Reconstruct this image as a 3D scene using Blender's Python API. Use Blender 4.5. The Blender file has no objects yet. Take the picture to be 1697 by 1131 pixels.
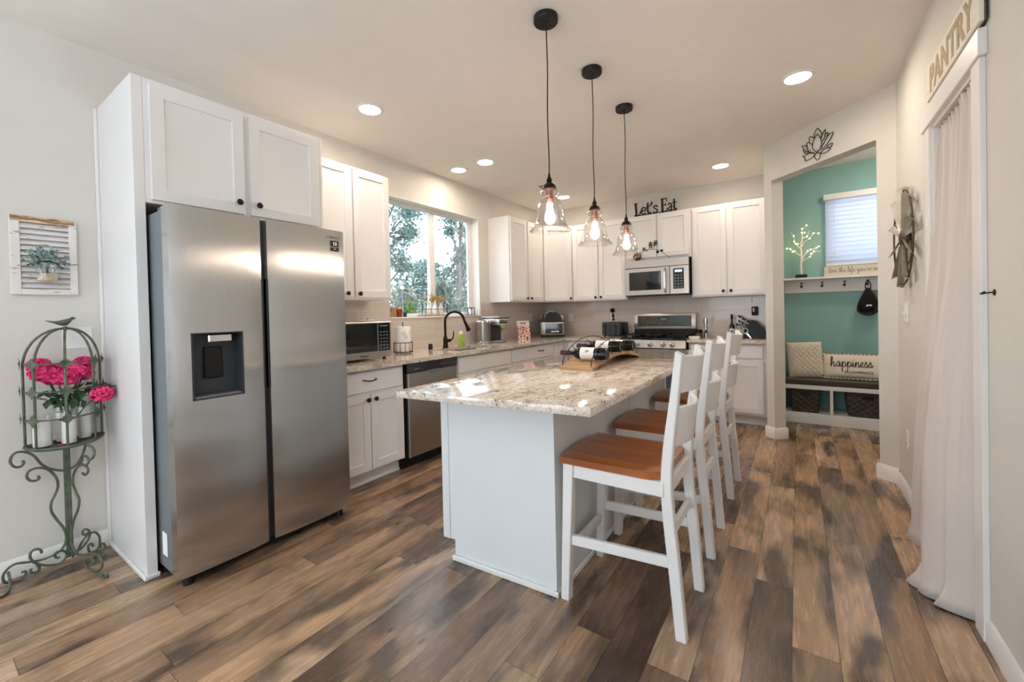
import bpy, bmesh, math, random
from mathutils import Vector, Matrix
random.seed(7)
PI = math.pi
R = math.radians
sc = bpy.context.scene
COL = sc.collection

# ------------------------------------------------------------------ camera
cam_d = bpy.data.cameras.new('camera')
cam = bpy.data.objects.new('camera', cam_d)
COL.objects.link(cam)
cam_d.sensor_width = 36.0
cam_d.lens = 36.0 * 695.351 / 1697.0
cam_d.shift_x = (848.5 - 842.771) / 1697.0
cam_d.shift_y = -(565.5 - 526.968) / 1697.0
cam_d.clip_start = 0.02
cam_d.clip_end = 200
_yaw, _pit, _rol = R(-34.633), R(-0.730), R(-1.317)
_f = Vector((math.sin(_yaw)*math.cos(_pit), math.cos(_yaw)*math.cos(_pit), math.sin(_pit)))
_r = Vector((math.cos(_yaw), -math.sin(_yaw), 0))
_u = _r.cross(_f)
_r2 = _r*math.cos(_rol) + _u*math.sin(_rol)
_u2 = -_r*math.sin(_rol) + _u*math.cos(_rol)
cam.matrix_world = Matrix(((_r2.x, _u2.x, -_f.x, 3.177), (_r2.y, _u2.y, -_f.y, 0), (_r2.z, _u2.z, -_f.z, 1.241), (0, 0, 0, 1)))
sc.camera = cam

# ------------------------------------------------------------------ world, exposure, daylight
w = bpy.data.worlds.new('overcast_sky')
sc.world = w
w.use_nodes = True
wn = w.node_tree.nodes
wl = w.node_tree.links
wbg = wn['Background']
_tc = wn.new('ShaderNodeTexCoord'); _sp = wn.new('ShaderNodeSeparateXYZ'); _rp = wn.new('ShaderNodeValToRGB')
wl.new(_tc.outputs['Generated'], _sp.inputs[0]); wl.new(_sp.outputs['Z'], _rp.inputs[0])
_rp.color_ramp.elements[0].position = 0.0; _rp.color_ramp.elements[0].color = (0.86, 0.92, 1.0, 1)
_rp.color_ramp.elements[1].position = 0.7; _rp.color_ramp.elements[1].color = (0.76, 0.86, 1.0, 1)
wl.new(_rp.outputs[0], wbg.inputs[0])
wbg.inputs[1].default_value = 2.35
vs = sc.view_settings
vs.view_transform = 'Standard'
vs.look = 'None'
vs.gamma = 1.0
vs.use_curve_mapping = False
vs.exposure = 0.91
sc.cycles.max_bounces = 8
sc.cycles.diffuse_bounces = 5
sc.cycles.glossy_bounces = 4
sc.cycles.transparent_max_bounces = 12
sc.cycles.transmission_bounces = 6
sc.cycles.sample_clamp_indirect = 6.0
sc.cycles.caustics_reflective = False
sc.cycles.caustics_refractive = False

def area_light(name, loc, target, sx, sy, power, color):
    d = bpy.data.lights.new(name, 'AREA')
    d.shape = 'RECTANGLE'; d.size = sx; d.size_y = sy; d.energy = power; d.color = color
    o = bpy.data.objects.new(name, d); COL.objects.link(o)
    o.location = loc
    o.rotation_euler = (Vector(target) - Vector(loc)).to_track_quat('-Z', 'Y').to_euler()
    return o
# daylight at mudroom window and unseen left opening; the right lamp is added fill
area_light('daylight_side', (-0.25, -1.9, 1.35), (2.6, -0.9, 3.0), 1.7, 1.9, 27, (0.58, 0.81, 1.0))
area_light('added_fill_right', (3.99, -1.9, 1.35), (1.2, -0.7, 3.0), 1.7, 1.9, 5, (0.70, 0.90, 1.0))
area_light('daylight_mudroom', (3.98, 6.05, 2.05), (3.98, 5.0, 1.9), 1.0, 0.7, 2.0, (0.86, 0.93, 1.0))

# ------------------------------------------------------------------ helpers: materials
def lin(c):
    if isinstance(c, str):
        c = tuple(int(c[i:i+2], 16)/255 for i in (0, 2, 4))
    return tuple((x/12.92 if x <= 0.04045 else ((x+0.055)/1.055)**2.4) for x in c[:3]) + (1.0,)

class NT:
    def __init__(s, name):
        s.m = bpy.data.materials.new(name); s.m.use_nodes = True
        s.n = s.m.node_tree.nodes; s.l = s.m.node_tree.links
        s.b = s.n['Principled BSDF']; s.out = s.n['Material Output']
    def add(s, t, **kw):
        x = s.n.new(t)
        for k, v in kw.items(): setattr(x, k, v)
        return x
    def link(s, a, b): s.l.new(a, b)
    def obj(s):
        return s.add('ShaderNodeTexCoord').outputs['Object']
    def math(s, op, a, b=None, c=None):
        x = s.add('ShaderNodeMath', operation=op)
        for i, v in enumerate((a, b, c)):
            if v is None: continue
            if isinstance(v, (int, float)): x.inputs[i].default_value = v
            else: s.link(v, x.inputs[i])
        return x.outputs[0]
    def mix(s, f, a, b, mode='MIX'):
        x = s.add('ShaderNodeMix', data_type='RGBA', blend_type=mode)
        if isinstance(f, (int, float)): x.inputs[0].default_value = f
        else: s.link(f, x.inputs[0])
        for i, v in ((6, a), (7, b)):
            if isinstance(v, (tuple, str)): x.inputs[i].default_value = lin(v) if isinstance(v, str) else v
            else: s.link(v, x.inputs[i])
        return x.outputs[2]
    def ramp(s, f, stops, interp='LINEAR'):
        x = s.add('ShaderNodeValToRGB'); cr = x.color_ramp; cr.interpolation = interp
        while len(cr.elements) > 1: cr.elements.remove(cr.elements[-1])
        for i, (p, c) in enumerate(stops):
            e = cr.elements[0] if i == 0 else cr.elements.new(p)
            e.position = p; e.color = lin(c) if isinstance(c, str) else c
        s.link(f, x.inputs[0]); return x.outputs[0]
    def noise(s, vec, scale, detail=3, rough=0.5, dist=0.0):
        x = s.add('ShaderNodeTexNoise'); x.inputs['Scale'].default_value = scale
        x.inputs['Detail'].default_value = detail; x.inputs['Roughness'].default_value = rough
        x.inputs['Distortion'].default_value = dist
        s.link(vec, x.inputs['Vector']); return x.outputs[0]
    def scale(s, vec, sx, sy, sz):
        x = s.add('ShaderNodeMapping'); x.inputs['Scale'].default_value = (sx, sy, sz)
        s.link(vec, x.inputs['Vector']); return x.outputs[0]
    def bump(s, h, strength=0.2, dist=0.01):
        x = s.add('ShaderNodeBump'); x.inputs['Strength'].default_value = strength
        x.inputs['Distance'].default_value = dist
        s.link(h, x.inputs['Height']); s.link(x.outputs[0], s.b.inputs['Normal'])

def mat(name, color, rough=0.5, metal=0.0, vary=0.06, vscale=6.0, bump=0.0, bscale=80.0, spec=0.5, coat=0.0, stretch=None):
    t = NT(name)
    o = t.obj()
    if stretch: o = t.scale(o, *stretch)
    nz = t.noise(o, vscale, 3)
    c = lin(color)
    lo = tuple(max(0, x*(1-vary)) for x in c[:3]) + (1,)
    hi = tuple(min(1, x*(1+vary)) for x in c[:3]) + (1,)
    t.link(t.ramp(nz, [(0.3, lo), (0.7, hi)]), t.b.inputs['Base Color'])
    t.b.inputs['Roughness'].default_value = rough
    t.b.inputs['Metallic'].default_value = metal
    t.b.inputs['Specular IOR Level'].default_value = spec
    t.b.inputs['Coat Weight'].default_value = coat
    if bump: t.bump(t.noise(o, bscale, 4), bump)
    return t.m

def emit(name, color, strength):
    t = NT(name)
    t.b.inputs['Base Color'].default_value = lin(color)
    t.b.inputs['Emission Color'].default_value = lin(color)
    t.b.inputs['Emission Strength'].default_value = strength
    return t.m

def thin_glass(name, tint=(1, 1, 1), lo=0.03, hi=0.38, rough=0.02):
    t = NT(name)
    t.n.remove(t.b)
    lw = t.add('ShaderNodeLayerWeight'); lw.inputs[0].default_value = 0.25
    f = t.math('MULTIPLY_ADD', lw.outputs['Facing'], hi, lo)
    a = t.add('ShaderNodeBsdfTransparent'); a.inputs[0].default_value = (*tint, 1)
    g = t.add('ShaderNodeBsdfGlossy'); g.inputs['Roughness'].default_value = rough
    mx = t.add('ShaderNodeMixShader')
    t.link(f, mx.inputs[0]); t.link(a.outputs[0], mx.inputs[1]); t.link(g.outputs[0], mx.inputs[2])
    t.link(mx.outputs[0], t.out.inputs[0])
    return t.m

def m_floor():
    t = NT('vinyl_plank_floor')
    o = t.obj(); sp = t.add('ShaderNodeSeparateXYZ'); t.link(o, sp.inputs[0])
    W, L = 0.14, 1.22
    cx = t.math('DIVIDE', t.math('SUBTRACT', sp.outputs['X'], 0.064), W); col = t.math('FLOOR', cx)
    wn1 = t.add('ShaderNodeTexWhiteNoise', noise_dimensions='1D'); t.link(col, wn1.inputs['W'])
    ry = t.math('ADD', t.math('DIVIDE', sp.outputs['Y'], L), t.math('MULTIPLY', wn1.outputs['Value'], 7.0))
    row = t.math('FLOOR', ry)
    cb = t.add('ShaderNodeCombineXYZ'); t.link(col, cb.inputs[0]); t.link(row, cb.inputs[1])
    wn2 = t.add('ShaderNodeTexWhiteNoise', noise_dimensions='2D'); t.link(cb.outputs[0], wn2.inputs['Vector'])
    rnd = wn2.outputs['Value']
    # grain, shifted per plank
    off = t.add('ShaderNodeVectorMath', operation='MULTIPLY_ADD'); t.link(wn2.outputs['Color'], off.inputs[0])
    off.inputs[1].default_value = (9, 9, 9); t.link(o, off.inputs[2])
    g1 = t.noise(t.scale(off.outputs[0], 9, 0.8, 1), 5.0, 6, 0.62, 0.8)
    g2 = t.noise(t.scale(off.outputs[0], 60, 2.2, 1), 4.0, 4, 0.6)
    blot = t.noise(t.scale(off.outputs[0], 2.4, 0.85, 1), 2.4, 3, 0.5, 0.5)
    base = t.ramp(rnd, [(0.0, '6b5140'), (0.17, '97755a'), (0.36, 'bb9470'), (0.55, 'd0aa82'), (0.7, '9a785c'), (0.85, 'dbb894'), (1.0, '785b48')])
    c = t.mix(t.ramp(g1, [(0.38, (0, 0, 0, 1)), (0.66, (1, 1, 1, 1))]), t.mix(0.38, base, '4a3a30'), base)
    c = t.mix(t.ramp(blot, [(0.45, (0, 0, 0, 1)), (0.62, (0.9, 0.9, 0.9, 1))]), c, '463529')
    c = t.mix(t.math('MULTIPLY', t.ramp(g2, [(0.45, (0, 0, 0, 1)), (0.75, (1, 1, 1, 1))]), 0.28), c, '2e2522')
    # knots
    vo = t.add('ShaderNodeTexVoronoi'); vo.inputs['Scale'].default_value = 2.3
    t.link(t.scale(off.outputs[0], 3.4, 1.3, 1), vo.inputs['Vector'])
    c = t.mix(t.ramp(vo.outputs['Distance'], [(0.03, (0.85, 0.85, 0.85, 1)), (0.075, (0, 0, 0, 1))]), c, '241c19')
    # seams
    fx = t.math('ABSOLUTE', t.math('SUBTRACT', t.math('FRACT', cx), 0.5))
    fy = t.math('ABSOLUTE', t.math('SUBTRACT', t.math('FRACT', ry), 0.5))
    sx = t.math('GREATER_THAN', fx, 0.5-0.0016/W); sy = t.math('GREATER_THAN', fy, 0.5-0.0016/L)
    seam = t.math('MAXIMUM', sx, sy)
    c = t.mix(t.math('MULTIPLY', seam, 0.75), c, '1d1613')
    t.link(c, t.b.inputs['Base Color'])
    t.link(t.math('MULTIPLY_ADD', g1, 0.14, 0.20), t.b.inputs['Roughness'])
    t.b.inputs['Specular IOR Level'].default_value = 0.72
    h = t.math('SUBTRACT', t.math('MULTIPLY', g2, 0.3), seam)
    t.bump(h, 0.25, 0.002)
    return t.m

def m_granite():
    t = NT('cream_granite')
    o = t.obj()
    vein = t.noise(t.scale(o, 2.4, 0.9, 2.4), 3.2, 6, 0.62, 1.6)
    c = t.ramp(vein, [(0.28, '9c8371'), (0.40, 'cdbcab'), (0.52, 'dfd5ca'), (0.62, 'c6b09b'), (0.75, 'a58468')])
    fine = t.noise(t.scale(o, 30, 11, 30), 4.0, 4, 0.65, 0.8)
    c = t.mix(t.math('MULTIPLY', t.ramp(fine, [(0.50, (0, 0, 0, 1)), (0.68, (1, 1, 1, 1))]), 0.55), c, '7d6a5c')
    geo = t.add('ShaderNodeNewGeometry')
    sp2 = t.add('ShaderNodeSeparateXYZ'); t.link(geo.outputs['Normal'], sp2.inputs[0])
    vo = t.noise(o, 48.0, 5, 0.62, 1.4)
    big = t.noise(o, 9.0, 2, 0.5)
    thr = t.math('MULTIPLY_ADD', big, 0.30, 0.415)
    dark = t.math('MULTIPLY', t.math('MINIMUM', t.math('MAXIMUM', t.math('MULTIPLY', t.math('SUBTRACT', vo, thr), 14.0), 0.0), 1.0), 0.9)
    c = t.mix(dark, c, '2b2725')
    wh = t.noise(o, 26.0, 3, 0.5)
    c = t.mix(t.math('MULTIPLY', t.ramp(wh, [(0.55, (0, 0, 0, 1)), (0.62, (1, 1, 1, 1))]), 0.45), c, 'eae3da')
    t.link(c, t.b.inputs['Base Color'])
    t.b.inputs['Roughness'].default_value = 0.07
    t.b.inputs['Specular IOR Level'].default_value = 0.62
    t.b.inputs['Coat Weight'].default_value = 0.25
    t.b.inputs['Coat Roughness'].default_value = 0.04
    return t.m

def m_steel(name, color='b4b4b5', rough=0.26, aniso=0.75, brush='Z'):
    t = NT(name)
    o = t.obj()
    s = {'Z': (220, 220, 1.2), 'X': (1.2, 220, 220), 'Y': (220, 1.2, 220)}[brush]
    nz = t.noise(t.scale(o, *s), 3.0, 3, 0.6)
    c = lin(color)
    t.link(t.ramp(nz, [(0.3, tuple(x*0.93 for x in c[:3])+(1,)), (0.7, tuple(min(1, x*1.05) for x in c[:3])+(1,))]), t.b.inputs['Base Color'])
    t.b.inputs['Metallic'].default_value = 1.0
    t.link(t.math('MULTIPLY_ADD', nz, 0.08, rough-0.04), t.b.inputs['Roughness'])
    t.b.inputs['Anisotropic'].default_value = aniso
    tg = t.add('ShaderNodeTangent', direction_type='RADIAL', axis='Z')
    t.link(tg.outputs[0], t.b.inputs['Tangent'])
    return t.m

def m_tile():
    t = NT('subway_tile')
    o = t.obj()
    sp = t.add('ShaderNodeSeparateXYZ'); t.link(o, sp.inputs[0])
    cb = t.add('ShaderNodeCombineXYZ')
    t.link(t.math('ADD', sp.outputs['X'], sp.outputs['Y']), cb.inputs[0]); t.link(t.math('SUBTRACT', sp.outputs['Z'], 0.89), cb.inputs[1])
    br = t.add('ShaderNodeTexBrick')
    br.offset = 0.5
    br.inputs['Color1'].default_value = lin('d3c9c1'); br.inputs['Color2'].default_value = lin('ccc1ba')
    br.inputs['Mortar'].default_value = lin('e0d8d0')
    br.inputs['Scale'].default_value = 1.0; br.inputs['Mortar Size'].default_value = 0.0016
    br.inputs['Brick Width'].default_value = 0.305; br.inputs['Row Height'].default_value = 0.079
    br.inputs['Bias'].default_value = 0.0
    t.link(cb.outputs[0], br.inputs['Vector'])
    t.link(br.outputs['Color'], t.b.inputs['Base Color'])
    t.link(t.math('MULTIPLY_ADD', br.outputs['Fac'], 0.5, 0.10), t.b.inputs['Roughness'])
    t.bump(t.math('SUBTRACT', 1.0, br.outputs['Fac']), 0.35, 0.003)
    return t.m

def m_wood(name, a, b, c, axis='X', rough=0.32, coat=0.3, scale=3.0):
    t = NT(name)
    o = t.obj()
    s = {'X': (1, 14, 14), 'Y': (14, 1, 14), 'Z': (14, 14, 1)}[axis]
    g = t.noise(t.scale(o, *s), scale, 5, 0.6, 0.7)
    t.link(t.ramp(g, [(0.28, a), (0.5, b), (0.72, c)]), t.b.inputs['Base Color'])
    t.b.inputs['Roughness'].default_value = rough
    t.b.inputs['Coat Weight'].default_value = coat
    t.b.inputs['Coat Roughness'].default_value = 0.18
    t.bump(g, 0.08, 0.003)
    return t.m

def m_distress(name, paint, wood, thr=0.6, sx=(2, 18, 18)):
    t = NT(name)
    o = t.obj()
    n1 = t.noise(t.scale(o, *sx), 3.0, 5, 0.65, 0.6)
    f = t.ramp(n1, [(thr-0.02, (0, 0, 0, 1)), (thr+0.04, (1, 1, 1, 1))])
    g = t.noise(t.scale(o, 40, 40, 4), 2.0, 3)
    t.link(t.mix(f, paint, t.mix(g, wood, '6b4f36')), t.b.inputs['Base Color'])
    t.b.inputs['Roughness'].default_value = 0.75
    t.bump(n1, 0.15, 0.004)
    return t.m

def m_weave(name, a, b, sx=90.0, sz=45.0):
    t = NT(name)
    o = t.obj()
    sp = t.add('ShaderNodeSeparateXYZ'); t.link(o, sp.inputs[0])
    s = t.math('ADD', sp.outputs['X'], sp.outputs['Y'])
    u = t.math('SINE', t.math('MULTIPLY', s, sx)); v = t.math('SINE', t.math('MULTIPLY', sp.outputs['Z'], sz*2.5))
    h = t.math('MULTIPLY_ADD', t.math('MULTIPLY', u, v), 0.5, 0.5)
    nz = t.noise(o, 25, 3)
    t.link(t.mix(t.math('MULTIPLY_ADD', nz, 0.5, t.math('MULTIPLY', h, 0.4)), a, b), t.b.inputs['Base Color'])
    t.b.inputs['Roughness'].default_value = 0.7
    t.bump(h, 0.9, 0.012)
    return t.m

def m_fabric(name, color, scale=420.0, bump=0.25, sheen=0.2, vary=0.08, rough=0.9, transl=0.0):
    t = NT(name)
    o = t.obj()
    a = t.noise(t.scale(o, 1, 1, 0.25), scale, 2); b = t.noise(t.scale(o, 0.25, 0.25, 1), scale, 2)
    wv = t.math('ADD', a, b)
    c = lin(color)
    t.link(t.ramp(wv, [(0.8, tuple(x*(1-vary) for x in c[:3])+(1,)), (1.2, tuple(min(1, x*(1+vary)) for x in c[:3])+(1,))]), t.b.inputs['Base Color'])
    t.b.inputs['Roughness'].default_value = rough
    t.b.inputs['Sheen Weight'].default_value = sheen
    t.b.inputs['Specular IOR Level'].default_value = 0.2
    t.bump(wv, bump, 0.002)
    return t.m

M = {}
M['wall'] = mat('greige_wall_paint', 'd6d2cb', 0.85, vary=0.015, bump=0.06, bscale=180, spec=0.25)
M['ceiling'] = mat('ceiling_paint', 'ebe6e0', 0.9, vary=0.012, bump=0.05, bscale=140, spec=0.2)
M['teal'] = mat('teal_wall_paint', '8cb6b2', 0.8, vary=0.02, bump=0.05, bscale=160, spec=0.25)
M['trim'] = mat('white_trim_paint', 'e6e4e2', 0.4, vary=0.01)
M['cab'] = mat('white_cabinet_paint', 'e3e1e0', 0.38, vary=0.012)
M['island'] = mat('white_island_paint', 'dbdfe0', 0.42, vary=0.012)
M['floor'] = m_floor()
M['granite'] = m_granite()
M['tile'] = m_tile()
M['steel'] = m_steel('brushed_stainless', 'bcbab8', 0.25, 1.0)
M['steel2'] = m_steel('stainless_panel', 'aaa39d', 0.30, 0.6)
M['chrome'] = mat('polished_chrome', 'd5d7da', 0.12, 1.0, vary=0.02)
M['greymetal'] = mat('grey_steel_side', '7f888c', 0.42, 0.6, vary=0.03)
M['black'] = mat('black_plastic', '111112', 0.4, vary=0.1, spec=0.3)
M['blackgloss'] = mat('black_glass', '0c0d10', 0.08, vary=0.1, coat=0.5)
M['darkgrey'] = mat('dark_grey_plastic', '34373c', 0.4, vary=0.06)
M['midgrey'] = mat('grey_plastic', '767a80', 0.4, vary=0.05)
M['bronze'] = mat('oil_rubbed_bronze', '2b211d', 0.35, 0.75, vary=0.25, vscale=30)
M['blackmetal'] = mat('matte_black_metal', '1d1b1a', 0.45, 0.4, vary=0.12)
M['iron'] = mat('verdigris_iron', '5a6250', 0.6, 0.35, vary=0.35, vscale=25, bump=0.25, bscale=90)
M['copper'] = mat('antique_copper', '9a6a58', 0.35, 0.9, vary=0.12)
M['white'] = mat('white_plastic', 'e9e8e6', 0.4, vary=0.01)
M['ceramic'] = mat('white_glaze', 'ebe8e2', 0.15, vary=0.02)
M['wax'] = mat('white_wax', 'f6f4ef', 0.55, vary=0.02, spec=0.3)
M['paper'] = mat('white_paper', 'edeae6', 0.85, vary=0.02, bump=0.15, bscale=60)
M['glass'] = thin_glass('clear_glass')
M['shade'] = thin_glass('pendant_glass', (1.0, 0.985, 0.975), 0.06, 0.62, 0.03)
M['pane'] = thin_glass('window_pane', (0.97, 0.99, 1.0), 0.04, 0.35, 0.0)
M['seat'] = m_wood('honey_brown_seat', '6b3413', '93501f', 'b0672d', 'X', 0.3, 0.4, 1.6)
M['board'] = m_wood('oak_board', '8f6a47', 'b08a62', 'c6a37c', 'X', 0.5, 0.0)
M['signwood'] = m_wood('dark_sign_wood', '4a3b2e', '6b5643', '8a7157', 'X', 0.7, 0.0)
M['whitewash'] = m_distress('whitewashed_wood', 'e4dccf', 'b49878', 0.66)
M['shutter'] = m_distress('distressed_shutter', 'e3dedb', 'b58a5c', 0.62, (3, 20, 24))
M['shutterwood'] = m_distress('worn_shutter_edge', 'd8c4aa', 'a87a4c', 0.5, (3, 20, 24))
M['tan'] = mat('tan_lettering', 'a8936f', 0.7, vary=0.12, vscale=20)
M['ink'] = mat('black_ink', '171412', 0.6, vary=0.1)
M['inkgrey'] = mat('grey_ink', '6f6a64', 0.7, vary=0.1)
M['curtain'] = m_fabric('linen_curtain', 'd2c8c1', 500, 0.12, 0.3, 0.03)
M['quilt'] = m_fabric('cream_pillow_cloth', 'd6ccbb', 260, 0.3, 0.3)
M['canvas'] = m_fabric('canvas_pillow_cloth', 'ddd3c2', 300, 0.3, 0.2)
M['benchpad'] = m_fabric('brown_bench_pad', '4a4136', 240, 0.3, 0.3)
M['hat'] = m_fabric('black_cap_cloth', '17181b', 300, 0.3, 0.1)
M['basket'] = m_weave('dark_wicker', '1f1a17', '5a4d45')
M['leaf'] = mat('dark_green_leaf', '2f4a2d', 0.55, vary=0.3, vscale=30)
M['eucalyptus'] = mat('dusty_green_leaf', '7d9690', 0.7, vary=0.2, vscale=40)
M['pink'] = mat('hot_pink_petal', 'f84a8c', 0.6, vary=0.22, vscale=45)
M['hydrangea_dry'] = mat('dry_yellow_petal', 'b9a05e', 0.7, vary=0.35, vscale=60)
M['bottleglass'] = mat('dark_bottle_glass', '070a08', 0.10, vary=0.2, spec=0.45)
M['foil'] = mat('brown_capsule_foil', '3a2018', 0.35, 0.4, vary=0.15)
M['windmill'] = mat('galvanized_blade', 'b9b3a8', 0.45, 0.55, vary=0.2, vscale=14)
M['windmilldark'] = mat('rusty_iron', '5b4a3c', 0.6, 0.5, vary=0.3, vscale=25)

# ------------------------------------------------------------------ helpers: geometry
I4 = Matrix.Identity(4)
def T(x, y, z): return Matrix.Translation((x, y, z))
def RZ(a): return Matrix.Rotation(a, 4, 'Z')
def RX(a): return Matrix.Rotation(a, 4, 'X')
def RY(a): return Matrix.Rotation(a, 4, 'Y')

class MB:
    def __init__(s, M=None):
        s.bm = bmesh.new(); s.M = M or I4
    def _v(s, co, m=None):
        v = Vector(co)
        if m: v = m @ v
        return s.bm.verts.new(s.M @ v)
    def face(s, vs):
        try: return s.bm.faces.new(vs)
        except ValueError: return None
    def box(s, x0, y0, z0, x1, y1, z1, bev=0.0, m=None, seg=1):
        x0, x1 = sorted((x0, x1)); y0, y1 = sorted((y0, y1)); z0, z1 = sorted((z0, z1))
        v = [s._v(c, m) for c in ((x0, y0, z0), (x1, y0, z0), (x1, y1, z0), (x0, y1, z0), (x0, y0, z1), (x1, y0, z1), (x1, y1, z1), (x0, y1, z1))]
        fs = [s.face([v[i] for i in q]) for q in ((3, 2, 1, 0), (4, 5, 6, 7), (0, 1, 5, 4), (1, 2, 6, 5), (2, 3, 7, 6), (3, 0, 4, 7))]
        if bev:
            es = list({e for f in fs for e in f.edges})
            bmesh.ops.bevel(s.bm, geom=es, offset=min(bev, 0.45*min(x1-x0, y1-y0, z1-z0)), segments=seg, affect='EDGES', profile=0.5)
        return s
    def hull(s, pts8, bev=0.0, seg=1):
        """eight corners ordered like a box: bottom ring ccw then top ring"""
        v = [s._v(c) for c in pts8]
        fs = [s.face([v[i] for i in q]) for q in ((3, 2, 1, 0), (4, 5, 6, 7), (0, 1, 5, 4), (1, 2, 6, 5), (2, 3, 7, 6), (3, 0, 4, 7))]
        if bev:
            bmesh.ops.bevel(s.bm, geom=list({e for f in fs for e in f.edges}), offset=bev, segments=seg, affect='EDGES', profile=0.5)
        return s
    def prism(s, poly, z0, z1, m=None, bev=0.0, seg=1):
        a = [s._v((p[0], p[1], z0), m) for p in poly]; b = [s._v((p[0], p[1], z1), m) for p in poly]
        n = len(poly)
        fs = [s.face(a[::-1]), s.face(b)]
        fs += [s.face([a[i], a[(i+1) % n], b[(i+1) % n], b[i]]) for i in range(n)]
        if bev:
            bmesh.ops.bevel(s.bm, geom=list({e for f in fs if f for e in f.edges}), offset=bev, segments=seg, affect='EDGES', profile=0.5)
        return s
    def rings(s, rings, closed=True, cap=True, cyc=False):
        """rings: list of lists of points, skinned together"""
        V = [[s._v(p) for p in r] for r in rings]
        n = len(V[0]); k = len(V)
        for i in range(k if cyc else k-1):
            A, B = V[i], V[(i+1) % k]
            for j in range(n if closed else n-1):
                s.face([A[j], A[(j+1) % n], B[(j+1) % n], B[j]])
        if cap and closed and not cyc:
            s.face(V[0][::-1]); s.face(V[-1])
        return s
    def lathe(s, prof, c=(0, 0, 0), seg=24, m=None, cap=True):
        m = m or I4
        rr = []
        for r, z in prof:
            rr.append([m @ Vector((c[0]+max(r, 1e-4)*math.cos(2*PI*i/seg), c[1]+max(r, 1e-4)*math.sin(2*PI*i/seg), c[2]+z)) for i in range(seg)])
        return s.rings(rr, True, cap)
    def cyl(s, p0, p1, r, r2=None, seg=16):
        p0, p1 = Vector(p0), Vector(p1); d = p1-p0
        q = d.to_track_quat('Z', 'Y').to_matrix()
        r2 = r if r2 is None else r2
        rr = []
        for p, rad in ((p0, r), (p1, r2)):
            rr.append([p + q @ Vector((rad*math.cos(2*PI*i/seg), rad*math.sin(2*PI*i/seg), 0)) for i in range(seg)])
        return s.rings(rr)
    def tube(s, pts, r, seg=8, smooth=0, flat=1.0, closed=False):
        P = [Vector(p) for p in pts]
        if smooth: P = catmull(P, smooth, closed)
        n = len(P)
        rad = r if callable(r) else (lambda t: r)
        rr = []; up = None
        for i, p in enumerate(P):
            if closed: d = P[(i+1) % n]-P[i-1]
            else: d = P[min(i+1, n-1)]-P[max(i-1, 0)]
            if d.length < 1e-9: d = Vector((0, 0, 1))
            d.normalize()
            if up is None:
                up = Vector((0, 0, 1)) if abs(d.z) < 0.9 else Vector((0, 1, 0))
            a = up - d*up.dot(d)
            if a.length < 1e-6: a = d.orthogonal()
            a.normalize(); b = d.cross(a); up = a
            q = rad(i/max(1, n-1))
            rr.append([p + a*q*math.cos(2*PI*k/seg) + b*q*flat*math.sin(2*PI*k/seg) for k in range(seg)])
        return s.rings(rr, True, True, closed)
    def stroke(s, pts, w, t, m=None, smooth=6, y=0.0):
        """flat raised stroke in the local x-z plane (front is -y): pts (x, z)"""
        P = [Vector((p[0], p[1])) for p in pts]
        if smooth: P = catmull(P, smooth)
        n = len(P); rr = []
        for i, p in enumerate(P):
            d = P[min(i+1, n-1)]-P[max(i-1, 0)]
            if d.length < 1e-9: d = Vector((1, 0))
            d.normalize(); nx, nz = -d.y*w/2, d.x*w/2
            if i == 0: p = p-d*w*0.3
            if i == n-1: p = p+d*w*0.3
            ring = [(p.x+nx, y, p.y+nz), (p.x-nx, y, p.y-nz), (p.x-nx, y-t, p.y-nz), (p.x+nx, y-t, p.y+nz)]
            rr.append([(m @ Vector(q)) if m else Vector(q) for q in ring])
        return s.rings(rr)
    def ball(s, c, r, seg=12, sc_=(1, 1, 1), m=None):
        prof = [(r*math.sin(PI*k/(seg//2)), -r*math.cos(PI*k/(seg//2))) for k in range(seg//2+1)]
        mm = (m or I4) @ T(*c) @ Matrix.Diagonal((*sc_, 1))
        return s.lathe(prof, seg=seg, m=mm)
    def grid(s, fn, nu, nv, closed_u=False):
        V = [[s._v(fn(i/(nu-1), j/(nv-1))) for j in range(nv)] for i in range(nu)]
        for i in range(nu-1):
            for j in range(nv-1): s.face([V[i][j], V[i+1][j], V[i+1][j+1], V[i][j+1]])
        return s
    def quadleaf(s, c, d, up, L, W, fold=0.15):
        c, d, up = Vector(c), Vector(d).normalized(), Vector(up)
        sd = d.cross(up)
        if sd.length < 1e-6: sd = d.orthogonal()
        sd.normalize(); n = sd.cross(d)
        a = s._v(c); b = s._v(c+d*L*0.45+sd*W/2+n*W*fold); e = s._v(c+d*L); f = s._v(c+d*L*0.45-sd*W/2+n*W*fold)
        mid = s._v(c+d*L*0.5)
        s.face([a, b, mid]); s.face([b, e, mid]); s.face([a, mid, f]); s.face([mid, e, f])
        return s
    def text(s, body, size, ext, m, bold=0.0, ax='CENTER', ay='BOTTOM_BASELINE', space=1.0, sx=1.0):
        cu = bpy.data.curves.new('lettering', 'FONT')
        cu.body = body; cu.size = size; cu.extrude = ext; cu.offset = bold; cu.align_x = ax; cu.align_y = ay
        cu.space_character = space; cu.resolution_u = 4
        o = bpy.data.objects.new('lettering_source', cu)
        me = bpy.data.meshes.new_from_object(o)
        t = bmesh.new(); t.from_mesh(me)
        # font lies in x-y, stands up into local x-z, front to -y
        mm = s.M @ m @ RX(PI/2) @ Matrix.Diagonal((sx, 1, 1, 1))
        vm = [s.bm.verts.new(mm @ v.co) for v in t.verts]
        for f in t.faces: s.face([vm[v.index] for v in f.verts])
        t.free(); bpy.data.objects.remove(o); bpy.data.curves.remove(cu); bpy.data.meshes.remove(me)
        return s
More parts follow.
